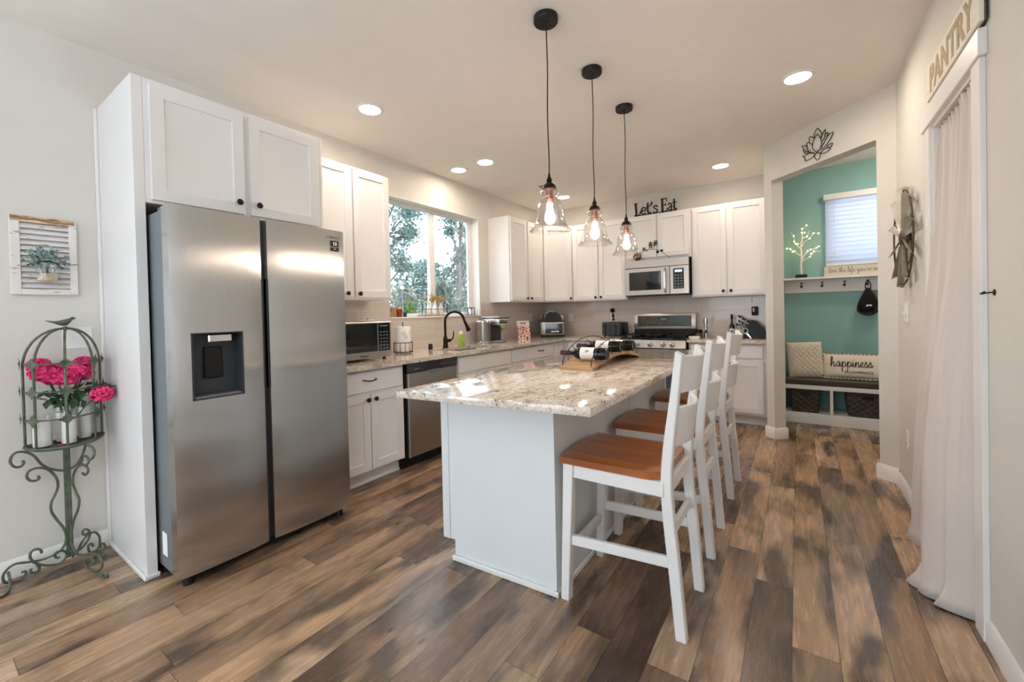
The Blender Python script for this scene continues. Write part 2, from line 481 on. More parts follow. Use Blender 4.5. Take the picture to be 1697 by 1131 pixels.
    def shaker(s, x0, z0, x1, z1, yb, t=0.02, rail=0.055, rec=0.009, m=None):
        v = [s._v(c, m) for c in ((x0, yb-t, z0), (x1, yb-t, z0), (x1, yb, z0), (x0, yb, z0), (x0, yb-t, z1), (x1, yb-t, z1), (x1, yb, z1), (x0, yb, z1))]
        fs = [s.face([v[i] for i in q]) for q in ((3, 2, 1, 0), (4, 5, 6, 7), (1, 2, 6, 5), (2, 3, 7, 6), (3, 0, 4, 7))]
        def ring(dx, dy):
            return [s._v(c, m) for c in ((x0+dx, yb-t+dy, z0+dx), (x1-dx, yb-t+dy, z0+dx), (x1-dx, yb-t+dy, z1-dx), (x0+dx, yb-t+dy, z1-dx))]
        r0 = [v[0], v[1], v[5], v[4]]
        rs = [r0, ring(rail, 0), ring(rail+0.004, rec*0.75), ring(rail+0.010, rec)]
        for A, B in zip(rs, rs[1:]):
            for j in range(4): s.face([A[j], A[(j+1) % 4], B[(j+1) % 4], B[j]])
        s.face(rs[-1])
        return s
    def build(s, name, m, parent=None, smooth=True, angle=35):
        bmesh.ops.recalc_face_normals(s.bm, faces=s.bm.faces)
        me = bpy.data.meshes.new(name)
        s.bm.to_mesh(me); s.bm.free()
        if smooth:
            me.polygons.foreach_set('use_smooth', [True]*len(me.polygons))
            me.set_sharp_from_angle(angle=R(angle))
        me.materials.append(m)
        o = bpy.data.objects.new(name, me)
        COL.objects.link(o)
        if parent is not None: o.parent = parent
        return o

def catmull(P, k, closed=False):
    n = len(P); out = []
    if n < 3: return list(P)
    rng = range(n if closed else n-1)
    for i in rng:
        p0 = P[i-1] if (closed or i > 0) else P[0]*2-P[1]
        p1 = P[i]; p2 = P[(i+1) % n]
        p3 = P[(i+2) % n] if (closed or i < n-2) else P[-1]*2-P[-2]
        for j in range(k):
            t = j/k
            out.append(0.5*((2*p1)+(p2-p0)*t+(2*p0-5*p1+4*p2-p3)*t*t+(3*p1-p0-3*p2+p3)*t*t*t))
    if not closed: out.append(P[-1].copy())
    return out

class Thing:
    """an Empty at the thing's base; parts hang under it"""
    def __init__(s, name, label, cat, loc=(0, 0, 0), rz=0.0, group=None):
        o = bpy.data.objects.new(name, None); COL.objects.link(o)
        o.empty_display_size = 0.05
        o.location = loc; o.rotation_euler = (0, 0, rz)
        o['label'] = label; o['category'] = cat
        if group: o['group'] = group
        s.o = o; s.inv = (T(*loc) @ RZ(rz)).inverted()
    def mb(s): return MB()
    def wmb(s): return MB(s.inv)
    def part(s, name, mb, m, parent=None, label=None, **kw):
        p = mb.build(name, m, parent or s.o, **kw)
        if label: p['label'] = label
        return p

def single(name, mb, m, label, cat, group=None, **kw):
    o = mb.build(name, m, None, **kw)
    # put the origin at the base of the mesh
    vs_ = [v.co.copy() for v in o.data.vertices]
    c = Vector((sum(v.x for v in vs_)/len(vs_), sum(v.y for v in vs_)/len(vs_), min(v.z for v in vs_)))
    o.data.transform(Matrix.Translation(-c)); o.location = c
    o['label'] = label; o['category'] = cat
    if group: o['group'] = group
    return o

def struct(name, mb, m, parent=None, **kw):
    o = mb.build(name, m, parent, **kw)
    if parent is None: o['kind'] = 'structure'
    return o

def copy_thing(src, loc, rz, label):
    r = src.copy(); COL.objects.link(r)
    r.location = loc; r.rotation_euler = (0, 0, rz); r['label'] = label
    for ch in list(src.children):
        c = ch.copy(); COL.objects.link(c); c.parent = r
        for g in list(ch.children):
            d = g.copy(); COL.objects.link(d); d.parent = c
    return r

# cursive strokes in letter units (x-height 1), used for handwritten lettering
SCRIPT = {
 'h': (1.0, [[(0, .2), (.3, 1.2), (.42, 1.95), (.3, 2.1), (.2, 1.6), (.15, .0)], [(.15, .15), (.35, .8), (.58, .95), (.66, .6), (.66, .15), (.82, 0), (1.0, .25)]]),
 'a': (1.0, [[(.74, .8), (.5, 1.0), (.2, .75), (.1, .35), (.26, .02), (.5, .15), (.74, .85), (.72, .25), (.84, 0), (1.0, .25)]]),
 'p': (.95, [[(0, .25), (.2, 1.0), (.16, .2), (.1, -1.0)], [(.16, .3), (.38, .95), (.66, .9), (.74, .5), (.56, .05), (.28, .05)], [(.56, .05), (.95, .25)]]),
 'i': (.5, [[(0, .25), (.18, .95), (.15, .2), (.28, 0), (.5, .25)], [(.2, 1.4), (.23, 1.45)]]),
 'n': (.9, [[(0, .25), (.15, .95), (.12, 0)], [(.12, .2), (.35, .85), (.55, .95), (.62, .5), (.62, .12), (.76, 0), (.9, .25)]]),
 'm': (1.35, [[(0, .25), (.15, .95), (.12, 0)], [(.12, .2), (.32, .85), (.5, .95), (.55, .5), (.54, 0)], [(.54, .2), (.75, .85), (.95, .95), (1.02, .5), (1.04, .1), (1.2, 0), (1.35, .25)]]),
 'e': (.7, [[(0, .25), (.35, .45), (.5, .75), (.35, 1.0), (.12, .7), (.12, .25), (.35, 0), (.7, .25)]]),
 's': (.75, [[(0, .2), (.3, 1.1), (.36, .75), (.55, .4), (.42, .02), (.12, .08)], [(.42, .02), (.75, .25)]]),
 'l': (.55, [[(0, .25), (.3, 1.4), (.36, 2.0), (.22, 2.05), (.12, 1.0), (.15, .15), (.32, 0), (.55, .25)]]),
 'v': (.75, [[(0, .8), (.15, .95), (.3, .05), (.55, .95), (.75, .85)]]),
 't': (.5, [[(.2, 1.7), (.12, .2), (.27, 0), (.5, .25)], [(-.15, 1.15), (.5, 1.25)]]),
 'f': (.55, [[(0, .25), (.3, 1.5), (.4, 2.0), (.26, 2.05), (.15, 1.0), (.12, -.7), (.02, -1.0), (.2, -.4), (.55, .25)]]),
 'y': (.85, [[(0, .95), (.1, .2), (.3, .05), (.55, .95), (.5, -.6), (.25, -1.0), (.12, -.7), (.85, .25)]]),
 'o': (.8, [[(.4, 1.0), (.1, .7), (.12, .2), (.4, 0), (.65, .4), (.55, .9), (.4, 1.0), (.8, .85)]]),
 'u': (.9, [[(0, .95), (.08, .2), (.28, .02), (.55, .4), (.6, .95), (.58, .2), (.72, 0), (.9, .25)]]),
 'g': (.9, [[(.7, .8), (.45, 1.0), (.15, .7), (.1, .3), (.3, .02), (.6, .4), (.7, .95), (.65, -.6), (.4, -1.0), (.2, -.7), (.9, .25)]]),
 'd': (1.0, [[(.7, .8), (.45, 1.0), (.15, .7), (.1, .3), (.3, .02), (.6, .3), (.8, 2.0), (.72, .3), (.84, 0), (1.0, .25)]]),
 "'": (.3, [[(.15, 2.0), (.08, 1.6)]]),
 ' ': (.6, []),
}
def script_width(txt): return sum(SCRIPT[c][0] for c in txt)
def script_text(mb, txt, x, z, size, w, t, m=None, sx=1.0):
    for c in txt:
        adv, st = SCRIPT[c]
        for s_ in st:
            mb.stroke([(x+p[0]*size*sx, z+p[1]*size) for p in s_], w, t, m, smooth=5)
        x += adv*size*sx

# ------------------------------------------------------------------ the setting
H = 2.74
YB, XW, YN = 5.605, 3.737, 5.75
Y0 = -3.4
b = MB(); b.box(-0.12, Y0-0.12, -0.1, 5.3, 5.9, 0)
struct('floor', b, M['floor'])
b = MB(); b.box(-0.12, Y0-0.12, H, 5.3, 5.9, H+0.08)
struct('ceiling', b, M['ceiling'])

WY0, WY1, WZ0, WZ1 = 2.62, 4.0, 1.205, 2.385          # kitchen window hole
b = MB()
t = -0.16
b.box(t, Y0, 0, 0, -2.75, H); b.box(t, -2.75, 0, 0, -1.05, 0.4); b.box(t, -2.75, 2.3, 0, -1.05, H)
b.box(t, -1.05, 0, 0, WY0, H); b.box(t, WY0, 0, 0, WY1, WZ0); b.box(t, WY0, WZ1, 0, WY1, H); b.box(t, WY1, 0, 0, YB+0.14, H)
struct('wall_left', b, M['wall'])
b = MB(); b.box(0, YB, 0, 2.99, YB+0.14, H)
struct('wall_back', b, M['wall'])
b = MB()
b.box(-0.16, Y0-0.12, 0, 0.9, Y0, H); b.box(2.7, Y0-0.12, 0, XW+0.12, Y0, H); b.box(0.9, Y0-0.12, 2.1, 2.7, Y0, H); b.box(0.9, Y0-0.12, 0, 2.7, Y0, 0.1)
struct('wall_front', b, M['wall'])
PY0, PY1, PZ = 2.31, 2.91, 2.11                       # pantry doorway
b = MB()
b.box(XW, Y0, 0, XW+0.12, -2.75, H); b.box(XW, -2.75, 0, XW+0.12, -1.05, 0.4); b.box(XW, -2.75, 2.3, XW+0.12, -1.05, H); b.box(XW, -1.05, 0, XW+0.12, PY0, H); b.box(XW, PY1, 0, XW+0.12, 3.861, H); b.box(XW, PY0, PZ, XW+0.12, PY1, H)
struct('wall_right', b, M['wall'])
# pantry closet behind the curtain
b = MB(); b.box(4.75, 1.7, 0, 4.87, 3.95, H); b.box(XW+0.12, 1.58, 0, 4.87, 1.7, H); b.box(XW+0.12, 3.83, 0, 4.87, 3.95, H)
struct('wall_pantry', b, M['wall'])
# angled wall with the wide opening to the mudroom
P0, P1, P2, P3 = (2.923, 4.675), (2.985, 4.613), (3.645, 3.953), (3.737, 3.861)
OZ = 2.405
b = MB()
b.prism([P0, P1, (3.07, 4.698), (3.048, 4.725), (3.048, YN), (2.923, YN)], 0, H)
b.prism([P1, P2, (3.73, 4.038), (3.07, 4.698)], OZ, H)
b.prism([P2, P3, (3.82, 3.95), (3.82, 4.038), (3.73, 4.038)], 0, H)
struct('wall_diagonal', b, M['wall'])
# mudroom shell
b = MB()
nx0, nx1, nz0, nz1 = 3.45, 4.45, 1.70, 2.39
b.box(3.048, YN, 0, nx0, YN+0.14, H); b.box(nx1, YN, 0, 5.2, YN+0.14, H); b.box(nx0, YN, 0, nx1, YN+0.14, nz0); b.box(nx0, YN, nz1, nx1, YN+0.14, H)
struct('wall_mudroom_back', b, M['teal'])
b = MB(); b.box(5.2, 3.95, 0, 5.3, YN+0.14, H); b.box(3.82, 3.95, 0, 5.2, 4.038, H)
struct('wall_mudroom_side', b, M['wall'])

# backsplash tile
b = MB()
e = 0.008
b.box(0, 1.605, 0.89, e, WY0, 1.37); b.box(0, WY0, 0.89, e, WY1, WZ0); b.box(0, WY1, 0.89, e, YB, 1.37)
b.box(e, YB-e, 0.89, 2.922, YB, 1.405)
struct('backsplash', b, M['tile'])

# baseboards
def base_profile(b, p, q, h=0.09, th=0.014):
    p, q = Vector((*p, 0)), Vector((*q, 0)); d = (q-p).normalized(); n = Vector((d.y, -d.x, 0))
    prof = [(0, 0), (th, 0), (th, h*0.78), (th*0.75, h*0.84), (th*0.6, h*0.93), (th*0.25, h), (0, h)]
    b.rings([[p+n*a+Vector((0, 0, z)) for a, z in prof], [q+n*a+Vector((0, 0, z)) for a, z in prof]])
b = MB(); base_profile(b, (0, Y0), (0, 0.636)); struct('baseboard_left', b, M['trim'])
b = MB(); base_profile(b, (XW, 3.861), (XW, 3.003)); base_profile(b, (XW, 2.213), (XW, Y0)); struct('baseboard_right', b, M['trim'])
b = MB()
base_profile(b, (2.913, 4.685), (2.995, 4.603), 0.105); base_profile(b, (2.985, 4.603), (3.08, 4.698), 0.105)
base_profile(b, (3.635, 3.963), (3.737, 3.861), 0.105); base_profile(b, (3.73, 4.05), (3.64, 3.955), 0.105)
struct('baseboard_diagonal', b, M['trim'])

# kitchen window: jamb liner, sill, vinyl slider frame, two panes
wr = bpy.data.objects.new('window_1', None); COL.objects.link(wr); wr.location = (-0.16, (WY0+WY1)/2, WZ0); wr['kind'] = 'structure'
inv = T(*wr.location).inverted()
b = MB(inv)
b.box(-0.16, WY0, WZ1-0.008, 0.0, WY1, WZ1); b.box(-0.16, WY0, WZ0, 0, WY0+0.008, WZ1); b.box(-0.16, WY1-0.008, WZ0, 0, WY1, WZ1)
struct('jamb_liner', b, M['trim'], wr)
b = MB(inv); b.box(-0.16, WY0, WZ0, 0.016, WY1, WZ0+0.014, 0.003); struct('sill', b, M['trim'], wr)
b = MB(inv)
fx0, fx1 = -0.15, -0.105
zb, zt = WZ0+0.014, WZ1-0.008
ya, yb = WY0+0.008, WY1-0.008
b.box(fx0, ya, zb, fx1, ya+0.035, zt, 0.004); b.box(fx0, yb-0.045, zb, fx1, yb, zt, 0.004)
b.box(fx0, ya+0.035, zt-0.035, fx1, yb-0.045, zt, 0.004); b.box(fx0, ya+0.035, zb, fx1, yb-0.045, zb+0.035, 0.004)
b.box(fx0, 3.27, zb+0.03, fx1+0.004, 3.335, zt-0.03, 0.004)
b.box(fx0+0.01, 3.335, zb+0.034, fx1-0.006, 3.36, zt-0.034, 0.003)
b.box(fx0+0.01, yb-0.068, zb+0.034, fx1-0.006, yb-0.044, zt-0.034, 0.003)
struct('vinyl_frame', b, M['trim'], wr)
b = MB(inv); b.box(-0.132, ya+0.03, zb+0.03, -0.128, 3.28, zt-0.03); b.box(-0.124, 3.35, zb+0.03, -0.120, yb-0.05, zt-0.03)
struct('pane', b, M['pane'], wr)

# mudroom window behind the blind
wr = bpy.data.objects.new('window_2', None); COL.objects.link(wr); wr.location = ((nx0+nx1)/2, YN, nz0); wr['kind'] = 'structure'
inv = T(*wr.location).inverted()
b = MB(inv)
b.box(nx0, YN+0.06, nz0, nx0+0.04, YN+0.12, nz1); b.box(nx1-0.04, YN+0.06, nz0, nx1, YN+0.12, nz1)
b.box(nx0+0.04, YN+0.06, nz0, nx1-0.04, YN+0.12, nz0+0.04); b.box(nx0+0.04, YN+0.06, nz1-0.04, nx1-0.04, YN+0.12, nz1)
struct('vinyl_frame', b, M['trim'], wr)
b = MB(inv); b.box(nx0+0.03, YN+0.088, nz0+0.03, nx1-0.03, YN+0.092, nz1-0.03); struct('pane', b, M['pane'], wr)

# pantry doorway trim
b = MB()
b.box(XW-0.018, 2.212, 0, XW, 2.302, 2.115, 0.002); struct('trim_1', b, M['trim'])
b = MB(); b.box(XW-0.018, 2.918, 0, XW, 3.005, 2.115, 0.002); struct('trim_2', b, M['trim'])
b = MB(); b.box(XW-0.026, 2.192, 2.115, XW, 3.04, 2.212, 0.003); struct('trim_3', b, M['trim'])
b = MB(); b.box(XW-0.004, PY0-0.008, 0, XW+0.12, PY0+0.010, PZ); b.box(XW-0.004, PY1-0.010, 0, XW+0.12, PY1+0.008, PZ); b.box(XW-0.004, PY0, PZ-0.012, XW+0.12, PY1, PZ+0.006)
struct('trim_4', b, M['trim'])

# recessed ceiling lights
M['lamp'] = emit('lit_downlight_lens', 'ffefdc', 104.0)
can_spots = [(0.644, 1.964, 'recessed ceiling light nearest the refrigerator cabinet', 0),
             (0.289, 3.331, 'recessed ceiling light tucked closest to the wall above the kitchen window', 0),
             (0.644, 3.323, 'recessed ceiling light just out from the one above the kitchen window', 0),
             (0.669, 4.961, 'recessed ceiling light in the far corner, behind the front pendant shade', 0),
             (2.521, 4.94, 'recessed ceiling light near the cabinets right of the microwave', 0),
             (3.192, 3.368, 'large bright recessed ceiling light in front of the angled wall with the lotus', 0)]
for i, (x, y, lab, _) in enumerate(can_spots):
    if i == 0:
        tcan = Thing('ceiling_light', lab, 'light', (x, y, H), 0, 'recessed ceiling lights')
        b = tcan.mb(); b.lathe([(0.073, -0.001), (0.094, -0.001), (0.096, -0.003), (0.092, -0.007), (0.074, -0.012), (0.072, -0.010)], seg=40, cap=False)
        tcan.part('trim_ring', b, M['white'])
        b = tcan.mb(); b.lathe([(0.0, -0.006), (0.0725, -0.006), (0.0725, -0.003), (0, -0.003)], seg=40, cap=False)
        tcan.part('lens', b, M['lamp'])
    else:
        r_ = copy_thing(tcan.o, (x, y, H), 0, lab)
        if i in (1, 3, 4):
            ln = [c for c in r_.children if c.name.startswith('lens')][0]; ln.data = ln.data.copy(); ln.data.materials[0] = emit('dimmer_downlight_lens', 'ffecd6', {1: 36.0, 3: 80.0, 4: 66.0}[i])
# flush ceiling lamp of the mudroom
tl = Thing('ceiling_light', 'flush warm ceiling lamp inside the teal mudroom', 'light', (4.05, 5.0, H))
b = tl.mb(); b.lathe([(0, -0.001), (0.15, -0.001), (0.15, -0.03), (0.14, -0.03)], seg=32, cap=False); tl.part('base_ring', b, M['bronze'])
b = tl.mb(); b.lathe([(0.138, -0.03), (0.12, -0.06), (0.07, -0.085), (0, -0.092)], seg=32, cap=False); tl.part('diffuser', b, emit('warm_lamp_glass', 'fff0dc', 32.0))
# unseen uplighter added behind the camera to bounce fill off the ceiling
def fill_uplighter(label, loc):
    t = Thing('added_fill_lamp', label, 'lamp', loc)
    b = t.mb(); b.lathe([(0, 0), (0.14, 0), (0.14, 0.015), (0.03, 0.035), (0.013, 0.05), (0.013, 1.70), (0.03, 1.73), (0, 1.73)], seg=28); t.part('stand', b, M['blackmetal'])
    b = t.mb(); b.lathe([(0.03, 1.72), (0.10, 1.75), (0.17, 1.82), (0.175, 1.82), (0.105, 1.742), (0.03, 1.71)], seg=32, cap=False); t.part('bowl', b, M['blackmetal'])
    d = bpy.data.lights.new('ceiling_fill', 'AREA'); d.shape = 'DISK'; d.size = 0.26; d.energy = 48; d.color = (0.70, 0.84, 1.0)
    o = bpy.data.objects.new('ceiling_fill', d); COL.objects.link(o); o.location = (loc[0], loc[1], 1.80); o.rotation_euler = (PI, 0, 0)
fill_uplighter('black uplighter added unseen behind the camera to brighten the ceiling', (2.5, -1.7, 0))
# air register
tv = Thing('air_vent', 'small white ceiling air register beside the front pendant shade', 'vent', (0.70, 4.45, H))
b = tv.mb(); b.box(-0.06, -0.14, -0.008, 0.06, 0.14, -0.001, 0.002); tv.part('frame', b, M['white'])
b = tv.mb()
for k in range(7): b.box(-0.045+k*0.0135, -0.12, -0.013, -0.042+k*0.0135, 0.12, -0.007)
tv.part('louvers', b, M['midgrey'])

# ------------------------------------------------------------------ outside the kitchen window
def m_leafy(name, a, b_, c):
    t = NT(name); o = t.obj()
    n = t.noise(o, 3.5, 4, 0.7)
    t.link(t.ramp(n, [(0.3, a), (0.5, b_), (0.72, c)]), t.b.inputs['Base Color'])
    t.b.inputs['Roughness'].default_value = 0.7
    return t.m
LF1 = m_leafy('evergreen_leaves', '44625e', '6d8c87', '97b0ab')
LF2 = m_leafy('pale_brush_leaves', '69776a', '8d9888', 'acb3a3')
LF3 = m_leafy('bright_green_leaves', '47752c', '659940', '86b85a')
BARK = mat('grey_bark', '6d6a66', 0.85, vary=0.3, vscale=8)
b = MB(); b.box(-40, -20, -0.45, -0.3, 45, -0.35)
struct('ground', b, mat('winter_grass', '7f8d72', 0.9, vary=0.3, vscale=1.5))
rnd = random.Random(3)
def bush(name, label, loc, w_, d_, h_, n, leaf, m, cat='bush', twigs=14, L=0.16, group='shrubs behind the kitchen window'):
    t = Thing(name, label, cat, loc, 0, group)
    b = t.mb()
    for k in range(twigs):
        a = rnd.uniform(0, 2*PI); p = Vector((rnd.uniform(-.3, .3)*w_, rnd.uniform(-.3, .3)*d_, 0)); q = [p]
        for j in range(4):
            p = p + Vector((math.cos(a)*w_*0.07+rnd.uniform(-.08, .08), math.sin(a)*d_*0.07+rnd.uniform(-.08, .08), h_*rnd.uniform(.2, .27))); q.append(p)
        b.tube(q, lambda u: 0.022*(1-0.8*u), 5)
    t.part('branches', b, BARK)
    b = t.mb()
    for k in range(n):
        u = rnd.random()**0.6; a = rnd.uniform(0, 2*PI); zz = rnd.random()
        env = math.sin(PI*min(1, max(0.04, zz*0.85+0.12)))**0.6
        env *= 0.8+0.35*math.sin(a*3+zz*7+w_)
        c = (math.cos(a)*u*w_/2*env, math.sin(a)*u*d_/2*env, zz*h_)
        b.quadleaf(c, (rnd.uniform(-1, 1), rnd.uniform(-1, 1), rnd.uniform(-.4, 1)), (rnd.uniform(-1, 1), rnd.uniform(-1, 1), 1), L*rnd.uniform(.6, 1.3), leaf*rnd.uniform(.6, 1.3))
    t.part('foliage', b, m, smooth=False)
    return t
def tree(label, loc, h_, lean, clumps, n, leaf, m, L=0.2, r0=0.09):
    t = Thing('tree', label, 'tree', loc, 0, 'trees behind the kitchen window')
    b = t.mb()
    top = Vector((lean[0], lean[1], h_))
    trunk = [Vector((0, 0, 0)), top*0.35+Vector((.05, -.08, 0)), top*0.7+Vector((-.06, .08, 0)), top]
    b.tube(trunk, lambda u: r0*(1-0.75*u), 8, smooth=4)
    t.part('trunk', b, BARK)
    br, fo = t.mb(), t.mb()
    for (cx, cy, cz, cr) in clumps:
        c = Vector((cx, cy, cz)); s = min(0.95, max(0.25, cz/h_*0.75)); p = top*s
        mid = (p+c)/2+Vector((rnd.uniform(-.1, .1), rnd.uniform(-.1, .1), 0.1))
        br.tube([p, mid, c], lambda u: 0.035*(1-0.7*u), 5, smooth=3)
        for k in range(6):
            e_ = c+Vector((rnd.gauss(0, cr*.6), rnd.gauss(0, cr*.6), rnd.gauss(0, cr*.5)))
            br.tube([c, (c+e_)/2+Vector((0, 0, .05)), e_], lambda u: 0.012*(1-0.7*u), 4)
        for k in range(n):
            d = Vector((rnd.gauss(0, cr*.5), rnd.gauss(0, cr*.5), rnd.gauss(0, cr*.42)))
            fo.quadleaf(c+d, (rnd.uniform(-1, 1), rnd.uniform(-1, 1), rnd.uniform(-1, .4)), (rnd.uniform(-1, 1), rnd.uniform(-1, 1), 1), L*rnd.uniform(.6, 1.3), leaf*rnd.uniform(.6, 1.3))
    t.part('branches', br, BARK)
    t.part('foliage', fo, m, smooth=False)
G = -0.35
tree('leafy tree hanging into the left pane of the kitchen window', (-5.2, 6.5, G), 6.2, (0.2, 0.3), [(.1, .9, 4.75, .40), (.2, .7, 4.15, .45), (0, 1.2, 4.3, .28), (.1, .75, 3.55, .36), (.1, 1.05, 3.75, .22), (.2, .55, 3.0, .3), (0, .9, 2.85, .2), (.2, .3, 5.2, .5)], 330, 0.062, LF1, L=0.12)
tree('tall forked tree at the right edge of the kitchen window', (-5.4, 9.75, G), 6.6, (0.1, 0.1), [(0, -.25, 4.45, .26), (.1, .15, 4.75, .32), (-.1, .5, 4.2, .36), (.1, -.45, 4.05, .18), (.1, .4, 3.55, .30), (0, .75, 3.2, .35), (0, .1, 3.3, .18), (.1, .3, 5.3, .4)], 300, 0.062, LF1, L=0.12, r0=0.06)
tree('slender bare tree in the middle of the right pane', (-7.6, 10.6, G), 5.0, (0.0, 0.3), [(.2, -.5, 3.4, .3), (-.1, .3, 3.7, .3)], 14, 0.05, LF1, L=0.1, r0=0.035)
bush('bush', 'pale twiggy brush at the left of the kitchen window view', (-3.6, 6.0, G), 1.4, 1.4, 2.1, 1700, 0.05, LF2, L=0.22, twigs=40)
bush('bush', 'greyish brush rising beside the window mullion', (-4.0, 7.5, G), 1.5, 1.5, 2.35, 1700, 0.055, LF2, L=0.22, twigs=40)
bush('bush', 'dense blue green thicket low in the right pane', (-3.9, 9.5, G), 1.5, 1.6, 2.5, 2300, 0.07, LF1, L=0.2, twigs=40)
bush('bush', 'tallest dark evergreen thicket at the far right of the view', (-6.4, 11.2, G), 1.9, 2.0, 3.9, 2600, 0.08, LF1, L=0.2, twigs=40)
bush('bush', 'distant evergreen bank filling the middle of the view', (-11.0, 14.0, G), 4.4, 5.0, 3.9, 3600, 0.13, LF1, L=0.3, twigs=20)
bush('bush', 'distant pale brush bank behind the left pane', (-9.6, 9.3, G), 3.2, 3.6, 3.3, 2200, 0.11, LF2, L=0.3, twigs=20)
bush('conifer_shrub', 'small bright green conifer shrub low outside the left pane', (-1.2, 3.97, G), 0.30, 0.30, 1.76, 3000, 0.014, LF3, 'shrub', 5, 0.045, 'small conifer outside')
tp = Thing('garden_light', 'thin garden post with a white globe outside the left pane', 'lamp', (-1.6, 4.19, G))
b = tp.mb(); b.cyl((0, 0, 0), (0, 0, 1.95), 0.009, seg=8); tp.part('post', b, M['midgrey'])
b = tp.mb(); b.ball((0, 0, 1.985), 0.03, 14); tp.part('globe', b, M['white'])

# ------------------------------------------------------------------ cabinets
def knob_mb(t, x, y, z):
    b = t.mb()
    b.lathe([(0.006, 0), (0.006, 0.012), (0.010, 0.016), (0.0165, 0.021), (0.017, 0.026), (0.012, 0.030), (0.004, 0.0315), (0, 0.0315)], seg=16, m=T(x, y, z) @ RX(PI/2))
    return b
def pull_mb(t, x, y, z, L=0.105):
    b = t.mb()
    b.tube([(x-L/2, y, z+0.004), (x-L/2+0.004, y-0.018, z+0.002), (x-L/4, y-0.026, z-0.003), (x, y-0.028, z-0.005), (x+L/4, y-0.026, z-0.003), (x+L/2-0.004, y-0.018, z+0.002), (x+L/2, y, z+0.004)], 0.0048, 8, smooth=4)
    return b
def cabinet(name, label, loc, rz, W, h, D, doors=(), drawers=(), toe=0.0, group=None, rail=0.055, hollow=False):
    """local x along the front, -y out of the wall, z up from loc"""
    t = Thing(name, label, 'cabinet', loc, rz, group)
    b = t.mb()
    if hollow:
        b.box(0, -D, toe, 0.018, -0.022, h); b.box(W-0.018, -D, toe, W, -0.022, h); b.box(0.018, -D, toe, W-0.018, -0.022, toe+0.018)
        b.box(0.018, -0.03, toe+0.018, W-0.018, -0.022, h); b.box(0.018, -D, toe+0.018, W-0.018, -D+0.018, h)
    else: b.box(0, -D, toe, W, -0.022 if toe else -0.0005, h, 0.0015)
    t.part('body', b, M['cab'])
    if toe:
        b = t.mb(); b.box(0.0, -D+0.075, 0, W, -D+0.09, toe); b.box(0.0, -D+0.064, 0, W, -D+0.075, 0.018, 0.003)
        t.part('toe_kick', b, M['cab'])
    for (x0, x1, z0, z1, k) in doors:
        b = t.mb(); b.shaker(x0, z0, x1, z1, -D, 0.02, rail)
        d = t.part('door', b, M['cab'])
        if k:
            kx, kz = k
            t.part('knob', knob_mb(t, kx, -D-0.02, kz), M['bronze'], d)
    for (x0, x1, z0, z1, k) in drawers:
        b = t.mb(); b.box(x0, -D-0.02, z0, x1, -D, z1, 0.004)
        d = t.part('drawer', b, M['cab'])
        if k: t.part('pull', pull_mb(t, k, -D-0.02, (z0+z1)/2+0.012), M['bronze'], d)
    return t

ZU, ZT = 1.37, 2.414
UG = 'white shaker wall cabinets'
BG = 'white shaker base cabinets'
# enclosure round the refrigerator
te = Thing('end_panel', 'tall white end panel left of the refrigerator, facing the birdcage stand', 'panel', (0.0, 0.64, 0))
b = te.mb(); b.box(0.001, 0, 0.0, 0.60, 0.042, ZT, 0.001); te.part('panel', b, M['cab'])
b = te.mb()
b.box(0.001, -0.013, 0, 0.602, 0, 0.022, 0.004); b.box(0.60, -0.013, 0, 0.613, 0.05, 0.022, 0.004); te.part('shoe_moulding', b, M['trim'])
b = te.mb(); b.box(0.001, -0.014, 0.02, 0.02, 0, ZT-0.002, 0.003); te.part('scribe_moulding', b, M['trim'])
te2 = Thing('end_panel', 'white side panel between the refrigerator and the microwave counter', 'panel', (0.0, 1.586, 0))
b = te2.mb(); b.box(0.001, 0, 0, 0.60, 0.017, ZT, 0.001); te2.part('panel', b, M['cab'])
cabinet('wall_cabinet', 'deep white two-door cabinet above the refrigerator', (0, 0.683, 1.812), R(90), 0.902, ZT-1.812, 0.60,
        [(0.022, 0.437, 0.016, ZT-1.812-0.028, (0.40, 0.075)), (0.468, 0.88, 0.016, ZT-1.812-0.028, (0.503, 0.075))], group=UG)
# left wall uppers
cabinet('wall_cabinet', 'white two-door wall cabinet above the countertop microwave', (0, 1.604, ZU), R(90), 0.785, ZT-ZU, 0.31,
        [(0.02, 0.408, 0.018, ZT-ZU-0.014, (0.345, 0.046)), (0.425, 0.770, 0.018, ZT-ZU-0.014, (0.453, 0.046))], group=UG)
cabinet('wall_cabinet', 'white wall cabinet right of the kitchen window, above the coffee maker', (0, 4.19, ZU), R(90), 0.80, ZT-ZU, 0.31,
        [(0.02, 0.385, 0.018, ZT-ZU-0.014, (0.35, 0.046)), (0.415, 0.785, 0.018, ZT-ZU-0.014, (0.450, 0.046))], group=UG)
# diagonal corner upper
dc = Thing('corner_cabinet', 'white diagonal corner wall cabinet above the air fryer', 'cabinet', (0, YB, ZU), 0, UG)
yy0 = 4.991
b = dc.wmb(); b.prism([(0.0005, yy0), (0.31, yy0), (0.615, 5.296), (0.615, YB-0.0005), (0.0005, YB-0.0005)], ZU, ZT, bev=0.0015); dc.part('body', b, M['cab'])
ml = T(0.31, yy0, ZU) @ RZ(R(45)); LD = math.hypot(0.305, 0.305)
b = dc.wmb(); b.shaker(0.02, 0.018, LD-0.02, ZT-ZU-0.014, 0.0, 0.02, 0.055, m=ml); d_ = dc.part('door', b, M['cab'])
b = dc.wmb(); b.lathe([(0.006, 0), (0.006, 0.012), (0.010, 0.016), (0.0165, 0.021), (0.017, 0.026), (0.012, 0.030), (0.004, 0.0315), (0, 0.0315)], seg=16, m=ml @ T(LD-0.05, -0.02, 0.046) @ RX(PI/2))
dc.part('knob', b, M['bronze'], d_)
